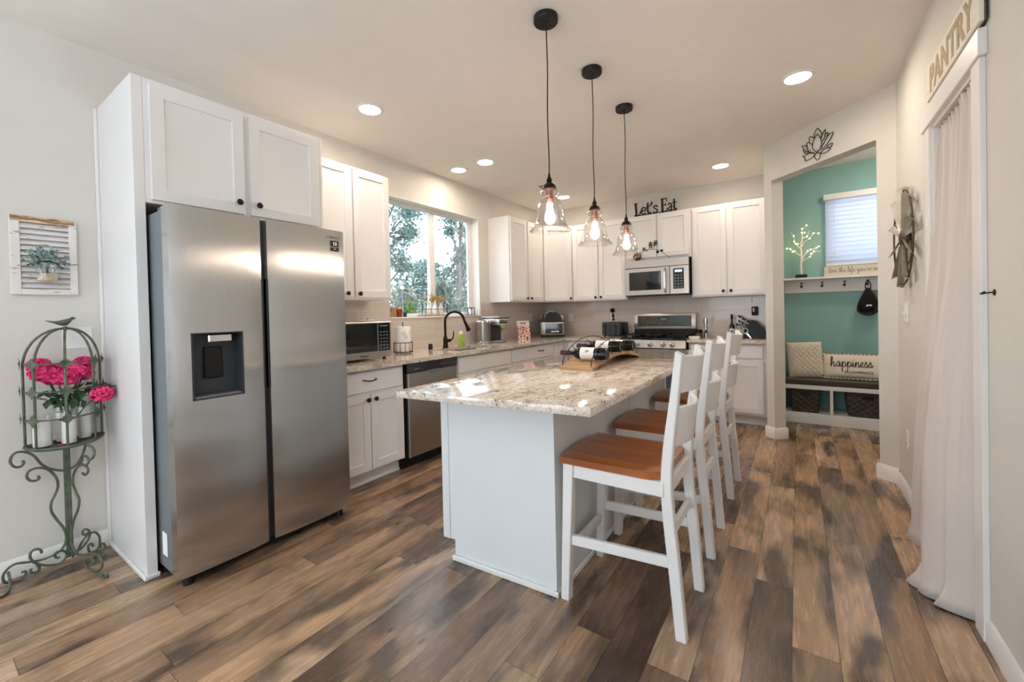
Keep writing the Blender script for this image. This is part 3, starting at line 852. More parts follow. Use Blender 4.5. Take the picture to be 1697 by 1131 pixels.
# back wall uppers
cabinet('wall_cabinet', 'white two-door wall cabinet left of the over-range microwave', (0.616, YB, ZU), 0, 0.762, ZT-ZU, 0.31,
        [(0.02, 0.374, 0.018, ZT-ZU-0.014, (0.345, 0.046)), (0.392, 0.745, 0.018, ZT-ZU-0.014, (0.42, 0.046))], group=UG)
cabinet('wall_cabinet', 'short white cabinet between the over-range microwave and the Let\'s Eat sign', (1.379, YB, 1.85), 0, 0.772, ZT-1.85, 0.31,
        [(0.02, 0.377, 0.03, ZT-1.85-0.014, None), (0.392, 0.752, 0.03, ZT-1.85-0.014, None)], group=UG)
cabinet('wall_cabinet', 'white two-door wall cabinet at the right end of the range wall', (2.152, YB, ZU), 0, 0.768, ZT-ZU, 0.31,
        [(0.02, 0.366, 0.018, ZT-ZU-0.014, (0.335, 0.058)), (0.384, 0.748, 0.018, ZT-ZU-0.014, (0.412, 0.058))], group=UG)

# base cabinets, left run
HB = 0.858
cabinet('base_cabinet', 'white base cabinet with one drawer and two doors under the countertop microwave', (0, 1.604, 0), R(90), 0.64, HB, 0.60,
        [(0.02, 0.312, 0.125, 0.672, (0.285, 0.635)), (0.322, 0.618, 0.125, 0.672, (0.352, 0.635))], [(0.02, 0.618, 0.690, 0.838, 0.31)], 0.108, BG)
cabinet('base_cabinet', 'white sink base cabinet right of the dishwasher', (0, 2.868, 0), R(90), 0.887, HB, 0.60,
        [(0.02, 0.438, 0.125, 0.672, (0.41, 0.635)), (0.448, 0.867, 0.125, 0.672, (0.476, 0.635))], [(0.015, 0.872, 0.690, 0.838, None)], 0.108, BG, hollow=True)
cabinet('base_cabinet', 'white drawer base cabinet below the cookbook', (0, 3.757, 0), R(90), 0.955, HB, 0.60,
        [(0.02, 0.472, 0.125, 0.672, (0.445, 0.635)), (0.482, 0.935, 0.125, 0.672, (0.51, 0.635))], [(0.015, 0.940, 0.690, 0.838, 0.60)], 0.108, BG)
# corner base (blind corner)
cb_ = Thing('corner_cabinet', 'white corner base cabinet below the air fryer', 'cabinet', (0, YB, 0), 0, BG)
b = cb_.wmb(); b.prism([(0.022, 4.714), (0.60, 4.714), (0.60, 5.0), (0.62, 5.005), (0.66, 5.005), (0.66, YB-0.022), (0.022, YB-0.022)], 0.108, HB); cb_.part('body', b, M['cab'])
b = cb_.wmb(); b.shaker(0.012, 0.125, 0.262, 0.838, 0, 0.018, 0.05, m=T(0.60, 4.722, 0) @ RZ(R(90))); cb_.part('door', b, M['cab'])
b = cb_.wmb(); b.box(0.51, 4.714, 0, 0.525, 5.08, 0.108); b.box(0.51, 5.08, 0, 0.66, 5.095, 0.108); cb_.part('toe_kick', b, M['cab'])
cabinet('base_cabinet', 'white base cabinet between the corner and the range', (0.662, YB, 0), 0, 0.735, HB, 0.60,
        [(0.02, 0.360, 0.125, 0.672, (0.333, 0.635)), (0.372, 0.715, 0.125, 0.672, (0.40, 0.635))], [(0.02, 0.715, 0.690, 0.838, 0.37)], 0.108, BG)
cabinet('base_cabinet', 'white base cabinet with drawer right of the range, beside the angled wall', (2.165, YB, 0), 0, 0.755, HB, 0.605,
        [(0.02, 0.352, 0.135, 0.680, (0.322, 0.65)), (0.372, 0.712, 0.135, 0.680, (0.40, 0.65))], [(0.02, 0.712, 0.705, 0.838, 0.36)], 0.108, BG)

# worktops
SX0, SX1, SY0, SY1 = 0.215, 0.560, 2.95, 3.66
b = MB()
ZC0, ZC1 = 0.859, 0.890
b.prism([(0.009, 1.606), (0.674, 1.606), (0.674, SY0), (0.009, SY0)], ZC0, ZC1)
b.box(0.009, SY0, ZC0, SX0, SY1, ZC1); b.box(SX1, SY0, ZC0, 0.674, SY1, ZC1)
b.prism([(0.009, SY1), (0.674, SY1), (0.674, 4.945), (1.394, 4.945), (1.394, YB-0.009), (0.009, YB-0.009)], ZC0, ZC1)
bmesh.ops.remove_doubles(b.bm, verts=b.bm.verts, dist=0.0005)
single('countertop', b, M['granite'], 'long L-shaped speckled granite countertop along the window wall', 'countertop')
b = MB(); b.box(2.153, 4.945, ZC0, 2.920, YB-0.009, ZC1, 0.004, seg=2)
single('countertop', b, M['granite'], 'short speckled granite countertop right of the range', 'countertop')

# sink
ts = Thing('sink', 'undermount stainless sink basin in front of the kitchen window', 'sink', ((SX0+SX1)/2, (SY0+SY1)/2, 0.68))
b = ts.wmb()
def rr_(x0, y0, x1, y1, z, r=0.05, n=5):
    out = []
    for (cx, cy, a0) in ((x1-r, y1-r, 0), (x0+r, y1-r, 90), (x0+r, y0+r, 180), (x1-r, y0+r, 270)):
        for k in range(n+1):
            a = R(a0+90*k/n); out.append((cx+r*math.cos(a), cy+r*math.sin(a), z))
    return out
b.rings([rr_(SX0-0.012, SY0-0.012, SX1+0.012, SY1+0.012, 0.858), rr_(SX0-0.003, SY0-0.003, SX1+0.003, SY1+0.003, 0.858), rr_(SX0, SY0, SX1, SY1, 0.84), rr_(SX0+0.01, SY0+0.01, SX1-0.01, SY1-0.01, 0.70), rr_(SX0+0.04, SY0+0.04, SX1-0.04, SY1-0.04, 0.682)], True, False)
b.face([b._v(p) for p in rr_(SX0+0.04, SY0+0.04, SX1-0.04, SY1-0.04, 0.682)])
ts.part('basin', b, M['steel2'])
b = ts.wmb(); b.lathe([(0, 0.684), (0.04, 0.684), (0.045, 0.687), (0.035, 0.689), (0, 0.686)], (0.38, 3.3, 0)); ts.part('drain', b, M['chrome'])

# ------------------------------------------------------------------ refrigerator
tf = Thing('refrigerator', 'large stainless side-by-side refrigerator with water dispenser', 'refrigerator', (0.45, 1.125, 0))
FY0, FY1, FX = 0.690, 1.578, 0.86
b = tf.wmb(); b.box(0.06, FY0+0.004, 0.05, 0.765, FY1-0.004, 1.755, 0.004); tf.part('body', b, M['greymetal'])
b = tf.wmb(); b.box(0.70, FY0+0.03, 0.012, 0.80, FY1-0.03, 0.05); tf.part('base_grille', b, M['black'])
for (x, y) in ((0.80, FY0+0.05), (0.80, FY1-0.05), (0.14, FY0+0.06), (0.14, FY1-0.06)):
    b = tf.wmb(); b.cyl((x, y, 0), (x, y, 0.05), 0.022, 0.018); tf.part('foot', b, M['black'])
b = tf.wmb(); b.box(0.69, FY0+0.01, 1.755, 0.80, FY0+0.075, 1.775, 0.006); b.box(0.69, FY1-0.075, 1.755, 0.80, FY1-0.01, 1.775, 0.006); tf.part('hinge_cover', b, M['greymetal'])
DX0 = 0.772
GY0, GY1 = 1.086, 1.118
def fdoor(y0, y1, hole=None, bulge=0.010):
    """door with a gently crowned front; optional dispenser recess"""
    b = tf.wmb()
    ys = [y0+(y1-y0)*k/12 for k in range(13)]; zs = [0.055+(1.765-0.055)*k/8 for k in range(9)]
    if hole:
        ys = sorted(set([y for y in ys if abs(y-hole[0]) > .012 and abs(y-hole[1]) > .012] + [hole[0], hole[1]]))
        zs = sorted(set([z for z in zs if abs(z-hole[2]) > .03 and abs(z-hole[3]) > .03] + [hole[2], hole[3]]))
    def fx(y):
        u = (y-y0)/(y1-y0)*2-1
        return FX-bulge*abs(u)**3.0-0.003*max(0, (abs(u)-0.94)/0.06)**2
    G = [[b._v((fx(y), y, z)) for z in zs] for y in ys]
    for i in range(len(ys)-1):
        for j in range(len(zs)-1):
            if hole and hole[0]-1e-6 <= ys[i] and ys[i+1] <= hole[1]+1e-6 and hole[2]-1e-6 <= zs[j] and zs[j+1] <= hole[3]+1e-6: continue
            b.face([G[i][j], G[i+1][j], G[i+1][j+1], G[i][j+1]])
    Bk = [[b._v((DX0, y, z)) for z in (zs[0], zs[-1])] for y in (ys[0], ys[-1])]
    b.face([v for v in [G[i][0] for i in range(len(ys))]] + [Bk[1][0], Bk[0][0]])
    b.face([v for v in [G[i][-1] for i in range(len(ys))]] + [Bk[1][1], Bk[0][1]])
    b.face([v for v in G[0]] + [Bk[0][1], Bk[0][0]])
    b.face([v for v in G[-1]] + [Bk[1][1], Bk[1][0]])
    b.face([Bk[0][0], Bk[0][1], Bk[1][1], Bk[1][0]])
    return b
HO = (0.762, 0.985, 0.860, 1.178)
ld = tf.part('door', fdoor(FY0, GY0, HO), M['steel'], angle=25)
rd = tf.part('door', fdoor(GY1, FY1), M['steel'], angle=25)
# pocket handles in the gap
b = tf.wmb(); b.box(0.775, GY0+0.001, 0.055, 0.812, GY1-0.001, 1.765); tf.part('door_gap_trim', b, M['darkgrey'])
b = tf.wmb(); b.box(0.812, GY0-0.0005, 0.87, 0.852, GY0+0.010, 1.45, 0.003); b.box(0.812, GY1-0.010, 0.87, 0.852, GY1+0.0005, 1.45, 0.003); tf.part('handle', b, M['black'])
# dispenser
b = tf.wmb()
y0, y1, z0, z1 = HO
b.box(0.774, y0, z0, 0.778, y1, z1); b.box(0.778, y0, z0, 0.8585, y0+0.006, z1); b.box(0.778, y1-0.006, z0, 0.8585, y1, z1)
b.box(0.778, y0, z1-0.006, 0.8585, y1, z1); b.box(0.778, y0, z0, 0.8585, y1, z0+0.008)
ds = tf.part('dispenser_recess', b, M['darkgrey'], ld)
b = tf.wmb(); b.hull([(0.78, 0.835, 0.95), (0.80, 0.835, 0.955), (0.80, 0.915, 0.955), (0.78, 0.915, 0.95), (0.78, 0.835, 1.105), (0.79, 0.835, 1.105), (0.79, 0.915, 1.105), (0.78, 0.915, 1.105)], 0.003)
tf.part('dispenser_paddle', b, M['black'], ld)
b = tf.wmb(); b.box(0.78, 0.84, 1.128, 0.835, 0.945, 1.168, 0.005); tf.part('dispenser_spout', b, M['chrome'], ld)
b = tf.wmb(); b.box(0.80, y0+0.012, z0+0.008, 0.857, y1-0.012, z0+0.014, 0.002); tf.part('drip_tray', b, M['midgrey'], ld)
# badge, lettering, energy sticker
mR = T(FX-0.0015, 1.51, 0) @ RZ(R(90))
b = tf.wmb(); b.box(-0.027, -0.0012, 1.665, 0.027, 0.002, 1.70, m=mR @ T(0, -0.001, 0)); b.box(-0.027, -0.0022, 1.638, 0.027, 0.002, 1.660, m=mR @ T(0, 0, 0)); bd = tf.part('badge', b, M['black'], rd)
b = tf.wmb(); b.text('10', 0.03, 0.0004, mR @ T(0, -0.003, 1.672), 0.0008); b.text('YEAR', 0.008, 0.0003, mR @ T(0, -0.003, 1.648)); tf.part('badge_lettering', b, M['white'], rd)
b = tf.wmb(); b.text('SAMSUNG', 0.019, 0.0003, mR @ T(-0.005, -0.001, 1.714), 0.0002, space=1.1); tf.part('brand_lettering', b, M['midgrey'], rd)
b = tf.wmb(); b.box(0.64, FY0+0.0025, 0.115, 0.70, FY0+0.005, 0.225); tf.part('rating_sticker', b, M['paper'])

# ------------------------------------------------------------------ dishwasher
td = Thing('dishwasher', 'stainless dishwasher with black control strip, half hidden by the island', 'dishwasher', (0.33, 2.556, 0))
b = td.wmb(); b.box(0.03, 2.252, 0.10, 0.60, 2.860, 0.855); td.part('body', b, M['black'])
b = td.wmb(); b.box(0.53, 2.252, 0.0, 0.55, 2.860, 0.10); td.part('kick_plate', b, M['black'])
b = td.wmb()
b.box(0.60, 2.268, 0.10, 0.632, 2.845, 0.775, 0.004)
dd = td.part('door', b, M['steel2'])
b = td.wmb(); b.box(0.60, 2.262, 0.778, 0.634, 2.850, 0.852, 0.004); cp = td.part('control_panel', b, M['blackgloss'])
b = td.wmb()
pts = [(0.0, 0.0)] + [(0.075*math.cos(PI+PI*k/12), 0.042*math.sin(PI+PI*k/12)) for k in range(13)]
b.prism([(p[0], p[1]) for p in pts[1:]], 0, 0.002, m=T(0.632, 2.555, 0.779) @ RZ(R(90)) @ RX(PI/2)); td.part('handle_pocket', b, M['greymetal'], dd)
b = td.wmb(); b.box(0.634, 2.33, 0.800, 0.6346, 2.395, 0.806)
for k in range(6): b.box(0.634, 2.62+k*0.034, 0.81, 0.6346, 2.636+k*0.034, 0.815)
td.part('control_marks', b, M['midgrey'], cp)

# ------------------------------------------------------------------ range
tr = Thing('range', 'stainless gas range with raised back panel, behind the island', 'stove', (1.774, 5.26, 0))
rx0, rx1 = 1.400, 2.147
b = tr.wmb(); b.box(rx0, 4.97, 0.02, rx1, YB-0.02, 0.885); tr.part('body', b, M['black'])
b = tr.wmb(); b.box(rx0, 4.945, 0.885, rx1, 5.52, 0.905, 0.006); tr.part('cooktop', b, M['blackgloss'])
b = tr.wmb()
for gx in (rx0+0.03, rx0+0.275, rx0+0.52):
    gw = 0.20
    b.box(gx, 5.0, 0.93, gx+gw, 5.012, 0.942); b.box(gx, 5.468, 0.93, gx+gw, 5.48, 0.942); b.box(gx, 5.0, 0.93, gx+0.012, 5.48, 0.942); b.box(gx+gw-0.012, 5.0, 0.93, gx+gw, 5.48, 0.942)
    b.box(gx, 5.234, 0.93, gx+gw, 5.246, 0.942); b.box(gx+gw/2-0.006, 5.0, 0.93, gx+gw/2+0.006, 5.48, 0.944)
    for (fx, fy) in ((gx+.006, 5.006), (gx+gw-.006, 5.006), (gx+.006, 5.474), (gx+gw-.006, 5.474)): b.cyl((fx, fy, 0.904), (fx, fy, 0.935), 0.006, seg=8)
tr.part('grates', b, M['blackmetal'])
b = tr.wmb()
for gx in (rx0+0.13, rx0+0.375, rx0+0.62):
    for gy in (5.12, 5.36): b.lathe([(0, 0), (0.045, 0), (0.045, 0.010), (0.032, 0.018), (0, 0.020)], (gx, gy, 0.905), 20)
tr.part('burners', b, M['black'])
b = tr.wmb(); b.hull([(rx0, 4.925, 0.79), (rx1, 4.925, 0.79), (rx1, 4.97, 0.79), (rx0, 4.97, 0.79), (rx0, 4.945, 0.884), (rx1, 4.945, 0.884), (rx1, 4.97, 0.884), (rx0, 4.97, 0.884)], 0.003); pn = tr.part('control_panel', b, M['steel2'])
for kx in (1.515, 1.610, 1.756, 1.905, 2.002):
    b = tr.wmb(); b.lathe([(0.030, 0), (0.030, 0.006), (0.024, 0.010), (0.022, 0.032), (0.018, 0.036), (0, 0.036)], seg=20, m=T(kx, 4.936, 0.832) @ RX(R(90+12)))
    tr.part('knob', b, M['chrome'], pn)
b = tr.wmb(); b.box(rx0+0.005, 4.93, 0.17, rx1-0.005, 4.97, 0.782, 0.006); od = tr.part('oven_door', b, M['steel2'])
b = tr.wmb(); b.cyl((rx0+0.05, 4.885, 0.735), (rx1-0.05, 4.885, 0.735), 0.012); b.cyl((rx0+0.08, 4.885, 0.735), (rx0+0.08, 4.93, 0.735), 0.009); b.cyl((rx1-0.08, 4.885, 0.735), (rx1-0.08, 4.93, 0.735), 0.009); tr.part('handle', b, M['chrome'], od)
b = tr.wmb(); b.box(rx0+0.12, 4.928, 0.30, rx1-0.12, 4.932, 0.62); tr.part('oven_window', b, M['blackgloss'], od)
b = tr.wmb(); b.box(rx0+0.005, 4.935, 0.03, rx1-0.005, 4.97, 0.165, 0.005); tr.part('drawer', b, M['steel2'])
b = tr.wmb(); b.box(rx0-0.012, 5.52, 0.905, rx1+0.0, YB-0.015, 0.99, 0.003); tr.part('back_riser', b, M['black'])
b = tr.wmb(); b.hull([(rx0-0.012, 5.50, 0.985), (rx1, 5.50, 0.985), (rx1, YB-0.012, 0.985), (rx0-0.012, YB-0.012, 0.985), (rx0-0.012, 5.525, 1.185), (rx1, 5.525, 1.185), (rx1, YB-0.012, 1.185), (rx0-0.012, YB-0.012, 1.185)], 0.006, 2); bp = tr.part('back_panel', b, M['steel2'])
ms = T(0, 5.5045, 1.0) @ RX(R(-7.1))
b = tr.wmb(); b.box(rx0+0.035, -0.004, 0.018, rx1-0.05, 0.004, 0.155, 0.002, m=ms); tr.part('display_glass', b, M['blackgloss'], bp)
b = tr.wmb()
for k in range(11): b.box(rx0+0.16+k*0.032, -0.0048, 0.065, rx0+0.178+k*0.032, -0.004, 0.068, m=ms); b.box(rx0+0.16+k*0.032, -0.0048, 0.09, rx0+0.178+k*0.032, -0.004, 0.093, m=ms)
b.box(rx0+0.33, -0.0048, 0.10, rx0+0.40, -0.004, 0.125, m=ms)
tr.part('touch_marks', b, M['midgrey'], bp)

# ------------------------------------------------------------------ over-range microwave
tm = Thing('microwave', 'stainless over-range microwave under the short cabinet', 'microwave', (1.766, 5.40, 1.408))
mx0, mx1, my = 1.383, 2.140, 5.20
b = tm.wmb(); b.box(mx0, my+0.025, 1.408, mx1, YB-0.01, 1.846); tm.part('body', b, M['black'])
b = tm.wmb(); b.box(mx0, my, 1.752, mx1, my+0.025, 1.846, 0.003); tm.part('vent_panel', b, M['steel2'])
b = tm.wmb(); b.box(mx0, my-0.004, 1.415, 1.925, my+0.025, 1.748, 0.004); dr = tm.part('door', b, M['steel2'])
b = tm.wmb(); b.box(mx0+0.055, my-0.0065, 1.475, 1.825, my-0.003, 1.70, 0.002); tm.part('door_window', b, M['blackgloss'], dr)
b = tm.wmb(); b.tube([(1.878, my-0.006, 1.445), (1.878, my-0.034, 1.465), (1.878, my-0.038, 1.58), (1.878, my-0.034, 1.70), (1.878, my-0.006, 1.72)], 0.013, 10, smooth=5); tm.part('handle', b, M['chrome'], dr)
b = tm.wmb(); b.box(1.928, my-0.002, 1.415, mx1, my+0.025, 1.748, 0.003); cpn = tm.part('control_panel', b, M['steel2'])
b = tm.wmb(); b.box(1.965, my-0.004, 1.475, 2.085, my-0.001, 1.715, 0.002); tm.part('keypad', b, M['blackgloss'], cpn)
b = tm.wmb()
for i in range(5):
    for j in range(3): b.box(1.978+j*0.034, my-0.0046, 1.49+i*0.034, 1.998+j*0.034, my-0.0038, 1.505+i*0.034)
tm.part('key_marks', b, M['midgrey'], cpn)
b = tm.wmb(); b.box(1.985, my-0.0046, 1.672, 2.065, my-0.0038, 1.70); tm.part('clock_display', b, emit('clock_glow', '9fc4d8', 1.0), cpn)

# ------------------------------------------------------------------ island
ti = Thing('kitchen_island', 'white kitchen island base under the big granite slab', 'island', (1.98, 2.5, 0))
ix0, ix1, iy1 = 1.667, 2.296, 3.46
def ify(x): return 1.562+0.058*(x-1.70)
b = ti.wmb()
b.prism([(1.738, ify(1.738)), (ix1, ify(ix1)), (ix1, iy1), (1.738, iy1)], 0.0, 0.10)
b.prism([(ix0, ify(ix0)), (ix1, ify(ix1)), (ix1, iy1), (ix0, iy1)], 0.10, 0.857)
ti.part('body', b, M['island'])
def fp(b, x0, x1, z0, z1, th, bev=0.0015):
    b.hull([(x0, ify(x0)-th, z0), (x1, ify(x1)-th, z0), (x1, ify(x1), z0), (x0, ify(x0), z0), (x0, ify(x0)-th, z1), (x1, ify(x1)-th, z1), (x1, ify(x1), z1), (x0, ify(x0), z1)], bev)
b = ti.wmb(); fp(b, ix0, ix0+0.045, 0.10, 0.857, 0.005); ti.part('corner_stile', b, M['island'])
b = ti.wmb(); fp(b, ix1-0.048, ix1+0.005, 0.02, 0.857, 0.005); b.box(ix1, ify(ix1)-0.004, 0.02, ix1+0.005, ify(ix1)+0.05, 0.857, 0.001); ti.part('corner_stile', b, M['island'])
b = ti.wmb(); b.box(ix1, iy1-0.05, 0.02, ix1+0.005, iy1, 0.857, 0.001); ti.part('corner_stile', b, M['island'])
b = ti.wmb(); b.box(ix1, 2.585, 0.02, ix1+0.004, 2.605, 0.857, 0.001); ti.part('seam_batten', b, M['island'])
b = ti.wmb(); fp(b, 1.728, ix1+0.016, 0, 0.026, 0.016, 0.004); b.box(ix1, ify(ix1)-0.016, 0, ix1+0.016, iy1, 0.026, 0.004)
ti.part('shoe_moulding', b, M['trim'])
for k in range(3):
    b = ti.wmb(); b.shaker(0.01, 0.125, 0.60, 0.84, 0, 0.02, 0.055, m=T(ix0, 3.44-0.615*k, 0) @ RZ(R(-90))); dd = ti.part('door', b, M['island'])
b = MB()
b.prism([(1.640, 1.295), (2.562, 1.392), (2.575, 3.80), (1.640, 3.66)], 0.858, 0.891, bev=0.004, seg=2)
single('island_countertop', b, M['granite'], 'large polished granite slab on the white kitchen island', 'countertop')

# ------------------------------------------------------------------ bar stools
ST = ['white bar stool with honey brown seat, nearest the camera', 'middle white bar stool of the row along the island', 'white bar stool farthest from the camera, nearest the range']
OX, OY = 2.565, 1.80
tst = Thing('bar_stool', ST[0], 'stool', (OX, OY, 0), 0, 'white bar stools along the island')
S0 = tst.inv
prof_f = [(2.784, 0.0), (2.763, 0.268), (2.748, 0.447), (2.743, 0.584), (2.754, 0.724), (2.781, 0.909), (2.803, 1.082)]
prof_b = [(2.824, 0.0), (2.805, 0.26), (2.788, 0.458), (2.782, 0.592), (2.792, 0.729), (2.812, 0.911), (2.830, 1.072)]
pf = catmull([Vector((p[0], p[1])) for p in prof_f], 5); pb = catmull([Vector((p[0], p[1])) for p in prof_b], 5)
def post(y0, y1, sp):
    b = MB(S0); rr = []
    for a, c in zip(pf, pb):
        s = sp*(1-a.y/0.6) if a.y < 0.6 else 0
        bv = 0.004
        rr.append([(a.x+bv, y0+s, a.y), (c.x-bv, y0+s, c.y), (c.x, y0+s+bv, c.y), (c.x, y1+s-bv, c.y), (c.x-bv, y1+s, c.y), (a.x+bv, y1+s, a.y), (a.x, y1+s-bv, a.y), (a.x, y0+s+bv, a.y)])
    b.rings(rr); return b
for (y0, y1, sp) in ((1.605, 1.643, 0.012), (1.962, 2.0, -0.004)):
    tst.part('leg', post(y0, y1, sp), M['trim'], label='curved rear leg rising into the backrest')
for (y0, y1) in ((1.590, 1.630), (1.970, 2.010)):
    b = MB(S0); b.hull([(2.320, y0, 0), (2.358, y0, 0), (2.358, y1, 0), (2.320, y1, 0), (2.343, y0, 0.592), (2.389, y0, 0.592), (2.389, y1, 0.592), (2.343, y1, 0.592)], 0.003)
    tst.part('leg', b, M['trim'])
# seat: dished slab, wider at the front
b = MB(S0)
def seat_pt(u, v, top):
    x = 2.328+0.425*u
    hw = 0.211-0.010*u - (0.03*max(0, (u-0.86)/0.14) if u > 0.86 else 0)
    y = 1.80+hw*(2*v-1)
    x -= 0.012*(1-(2*v-1)**2)*(1-u)
    d = max(abs(2*v-1)**6, 0)
    z = 0.628 - 0.010*math.sin(PI*min(1, max(0, v)))*math.sin(PI*min(1, u*0.9+0.08))
    z += 0.004*math.cos((2*v-1)*PI)*(1-u)
    edge = max(abs(2*v-1), abs(2*u-1))
    if edge > 0.985: z -= 0.006
    return (x, y, z if top else 0.592)
N_ = 17
V0 = [[b._v(seat_pt(i/(N_-1), j/(N_-1), True)) for j in range(N_)] for i in range(N_)]
V1 = [[b._v(seat_pt(i/(N_-1), j/(N_-1), False)) for j in range(N_)] for i in range(N_)]
for i in range(N_-1):
    for j in range(N_-1):
        b.face([V0[i][j], V0[i+1][j], V0[i+1][j+1], V0[i][j+1]]); b.face([V1[i][j], V1[i][j+1], V1[i+1][j+1], V1[i+1][j]])
for i in range(N_-1):
    b.face([V0[i][0], V1[i][0], V1[i+1][0], V0[i+1][0]]); b.face([V0[i][-1], V0[i+1][-1], V1[i+1][-1], V1[i][-1]])
    b.face([V0[0][i], V0[0][i+1], V1[0][i+1], V1[0][i]]); b.face([V0[-1][i], V1[-1][i], V1[-1][i+1], V0[-1][i+1]])
tst.part('seat', b, M['seat'], label='scooped honey brown wooden seat')
b = MB(S0)
b.box(2.375, 1.600, 0.535, 2.755, 1.622, 0.591, 0.002); b.box(2.375, 1.978, 0.535, 2.755, 2.000, 0.591, 0.002)
b.box(2.350, 1.62, 0.535, 2.372, 1.98, 0.591, 0.002); b.box(2.752, 1.63, 0.535, 2.772, 1.97, 0.591, 0.002)
tst.part('apron', b, M['trim'])
def bar(b, p, q, w_, h_):
    p, q = Vector(p), Vector(q); d = (q-p).normalized(); sd = Vector((-d.y, d.x, 0)).normalized(); up = Vector((0, 0, 1))
    b.hull([p-sd*w_/2-up*h_/2, q-sd*w_/2-up*h_/2, q+sd*w_/2-up*h_/2, p+sd*w_/2-up*h_/2, p-sd*w_/2+up*h_/2, q-sd*w_/2+up*h_/2, q+sd*w_/2+up*h_/2, p+sd*w_/2+up*h_/2], 0.002)
for p, q in (((2.350, 1.612, 0.262), (2.785, 1.628, 0.285)), ((2.350, 1.990, 0.262), (2.785, 1.982, 0.285)), ((2.345, 1.62, 0.20), (2.345, 1.98, 0.20)), ((2.768, 1.635, 0.385), (2.768, 1.965, 0.385))):
    b = MB(S0); bar(b, p, q, 0.018, 0.042); tst.part('stretcher', b, M['trim'])
def brail(z0, z1, bulge, crown):
    b = MB(S0); rr = []
    def px(z):  # mid line of the posts
        for a, c in zip(pf, pf[1:]):
            if a.y <= z <= c.y: return a.x+(c.x-a.x)*(z-a.y)/(c.y-a.y)
        return pf[-1].x
    for k in range(15):
        v = k/14; y = 1.635+(1.970-1.635)*v; s = math.sin(PI*v)
        zz1 = z1+crown*s
        o = bulge*s
        rr.append([(px(z0)+0.006+o, y, z0), (px(z0)+0.026+o, y, z0), (px(z1)+0.024+o, y, zz1-0.004), (px(z1)+0.020+o, y, zz1), (px(z1)+0.009+o, y, zz1), (px(z1)+0.005+o, y, zz1-0.004)])
    b.rings(rr); return b
tst.part('backrest_rail', brail(0.925, 1.070, 0.040, -0.012), M['trim'])
tst.part('backrest_rail', brail(0.715, 0.870, 0.040, -0.004), M['trim'])
copy_thing(tst.o, (2.566, 2.425, 0), R(0.4), ST[1])
copy_thing(tst.o, (2.566, 3.205, 0), R(-1), ST[2])

# ------------------------------------------------------------------ pendants
M['bulb'] = emit('lit_filament_bulb', 'ffe8d2', 80.0)
PL = ['clear glass bell pendant light nearest the camera', 'middle clear glass bell pendant light of the three', 'farthest clear glass bell pendant light, beside the Let\'s Eat sign']
tp_ = Thing('pendant_light', PL[0], 'pendant light', (2.137, 1.90, H), 0, 'bell pendants above the island')
b = tp_.mb(); b.lathe([(0, -0.001), (0.062, -0.001), (0.062, -0.026), (0.060, -0.029), (0.010, -0.029), (0.008, -0.036), (0, -0.036)], seg=32); cpy = tp_.part('canopy', b, M['blackmetal'])
b = tp_.mb(); b.ball((-0.035, 0.02, -0.030), 0.006, 8); b.ball((0.035, -0.02, -0.030), 0.006, 8); tp_.part('canopy_screws', b, M['bronze'], cpy)
b = tp_.mb(); b.tube([(0, 0, -0.03), (0.004, 0.0, -0.25), (-0.003, 0.002, -0.5), (0.002, 0, -0.72), (0, 0, -0.80)], 0.0032, 8, smooth=6); tp_.part('cord', b, M['blackmetal'])
zt_ = 1.868-H
b = tp_.mb(); b.lathe([(0, 0.078), (0.005, 0.078), (0.007, 0.060), (0.013, 0.050), (0.015, 0.040), (0.011, 0.034), (0.016, 0.030), (0.030, 0.018), (0.036, 0.006), (0.037, 0.0), (0, 0.0)], (0, 0, zt_), 24); tp_.part('cap', b, M['bronze'])
b = tp_.mb(); b.lathe([(0.019, 0.0), (0.019, -0.070), (0.016, -0.073), (0, -0.073)], (0, 0, zt_), 20); tp_.part('socket', b, M['copper'])
zb_ = 1.653-H
outer = [(0.033, 0.215), (0.043, 0.207), (0.048, 0.195), (0.044, 0.183), (0.035, 0.174), (0.034, 0.166), (0.045, 0.156), (0.058, 0.140), (0.066, 0.118), (0.069, 0.09), (0.073, 0.06), (0.081, 0.034), (0.093, 0.014), (0.105, 0.002), (0.107, 0.0)]
inner = [(r-0.0028, z) for r, z in outer]
b = tp_.mb(); b.lathe(outer + inner[::-1], (0, 0, zb_), 40, cap=False); tp_.part('glass_shade', b, M['shade'])
b = tp_.mb(); b.lathe([(0, 0.036), (0.012, 0.038), (0.022, 0.048), (0.027, 0.062), (0.026, 0.078), (0.019, 0.098), (0.014, 0.112), (0.013, 0.140), (0, 0.142)], (0, 0, zb_), 20); tp_.part('bulb', b, M['bulb'])
for i, y in ((1, 2.478), (2, 3.067)): copy_thing(tp_.o, (2.137, y, H), 0, PL[i])

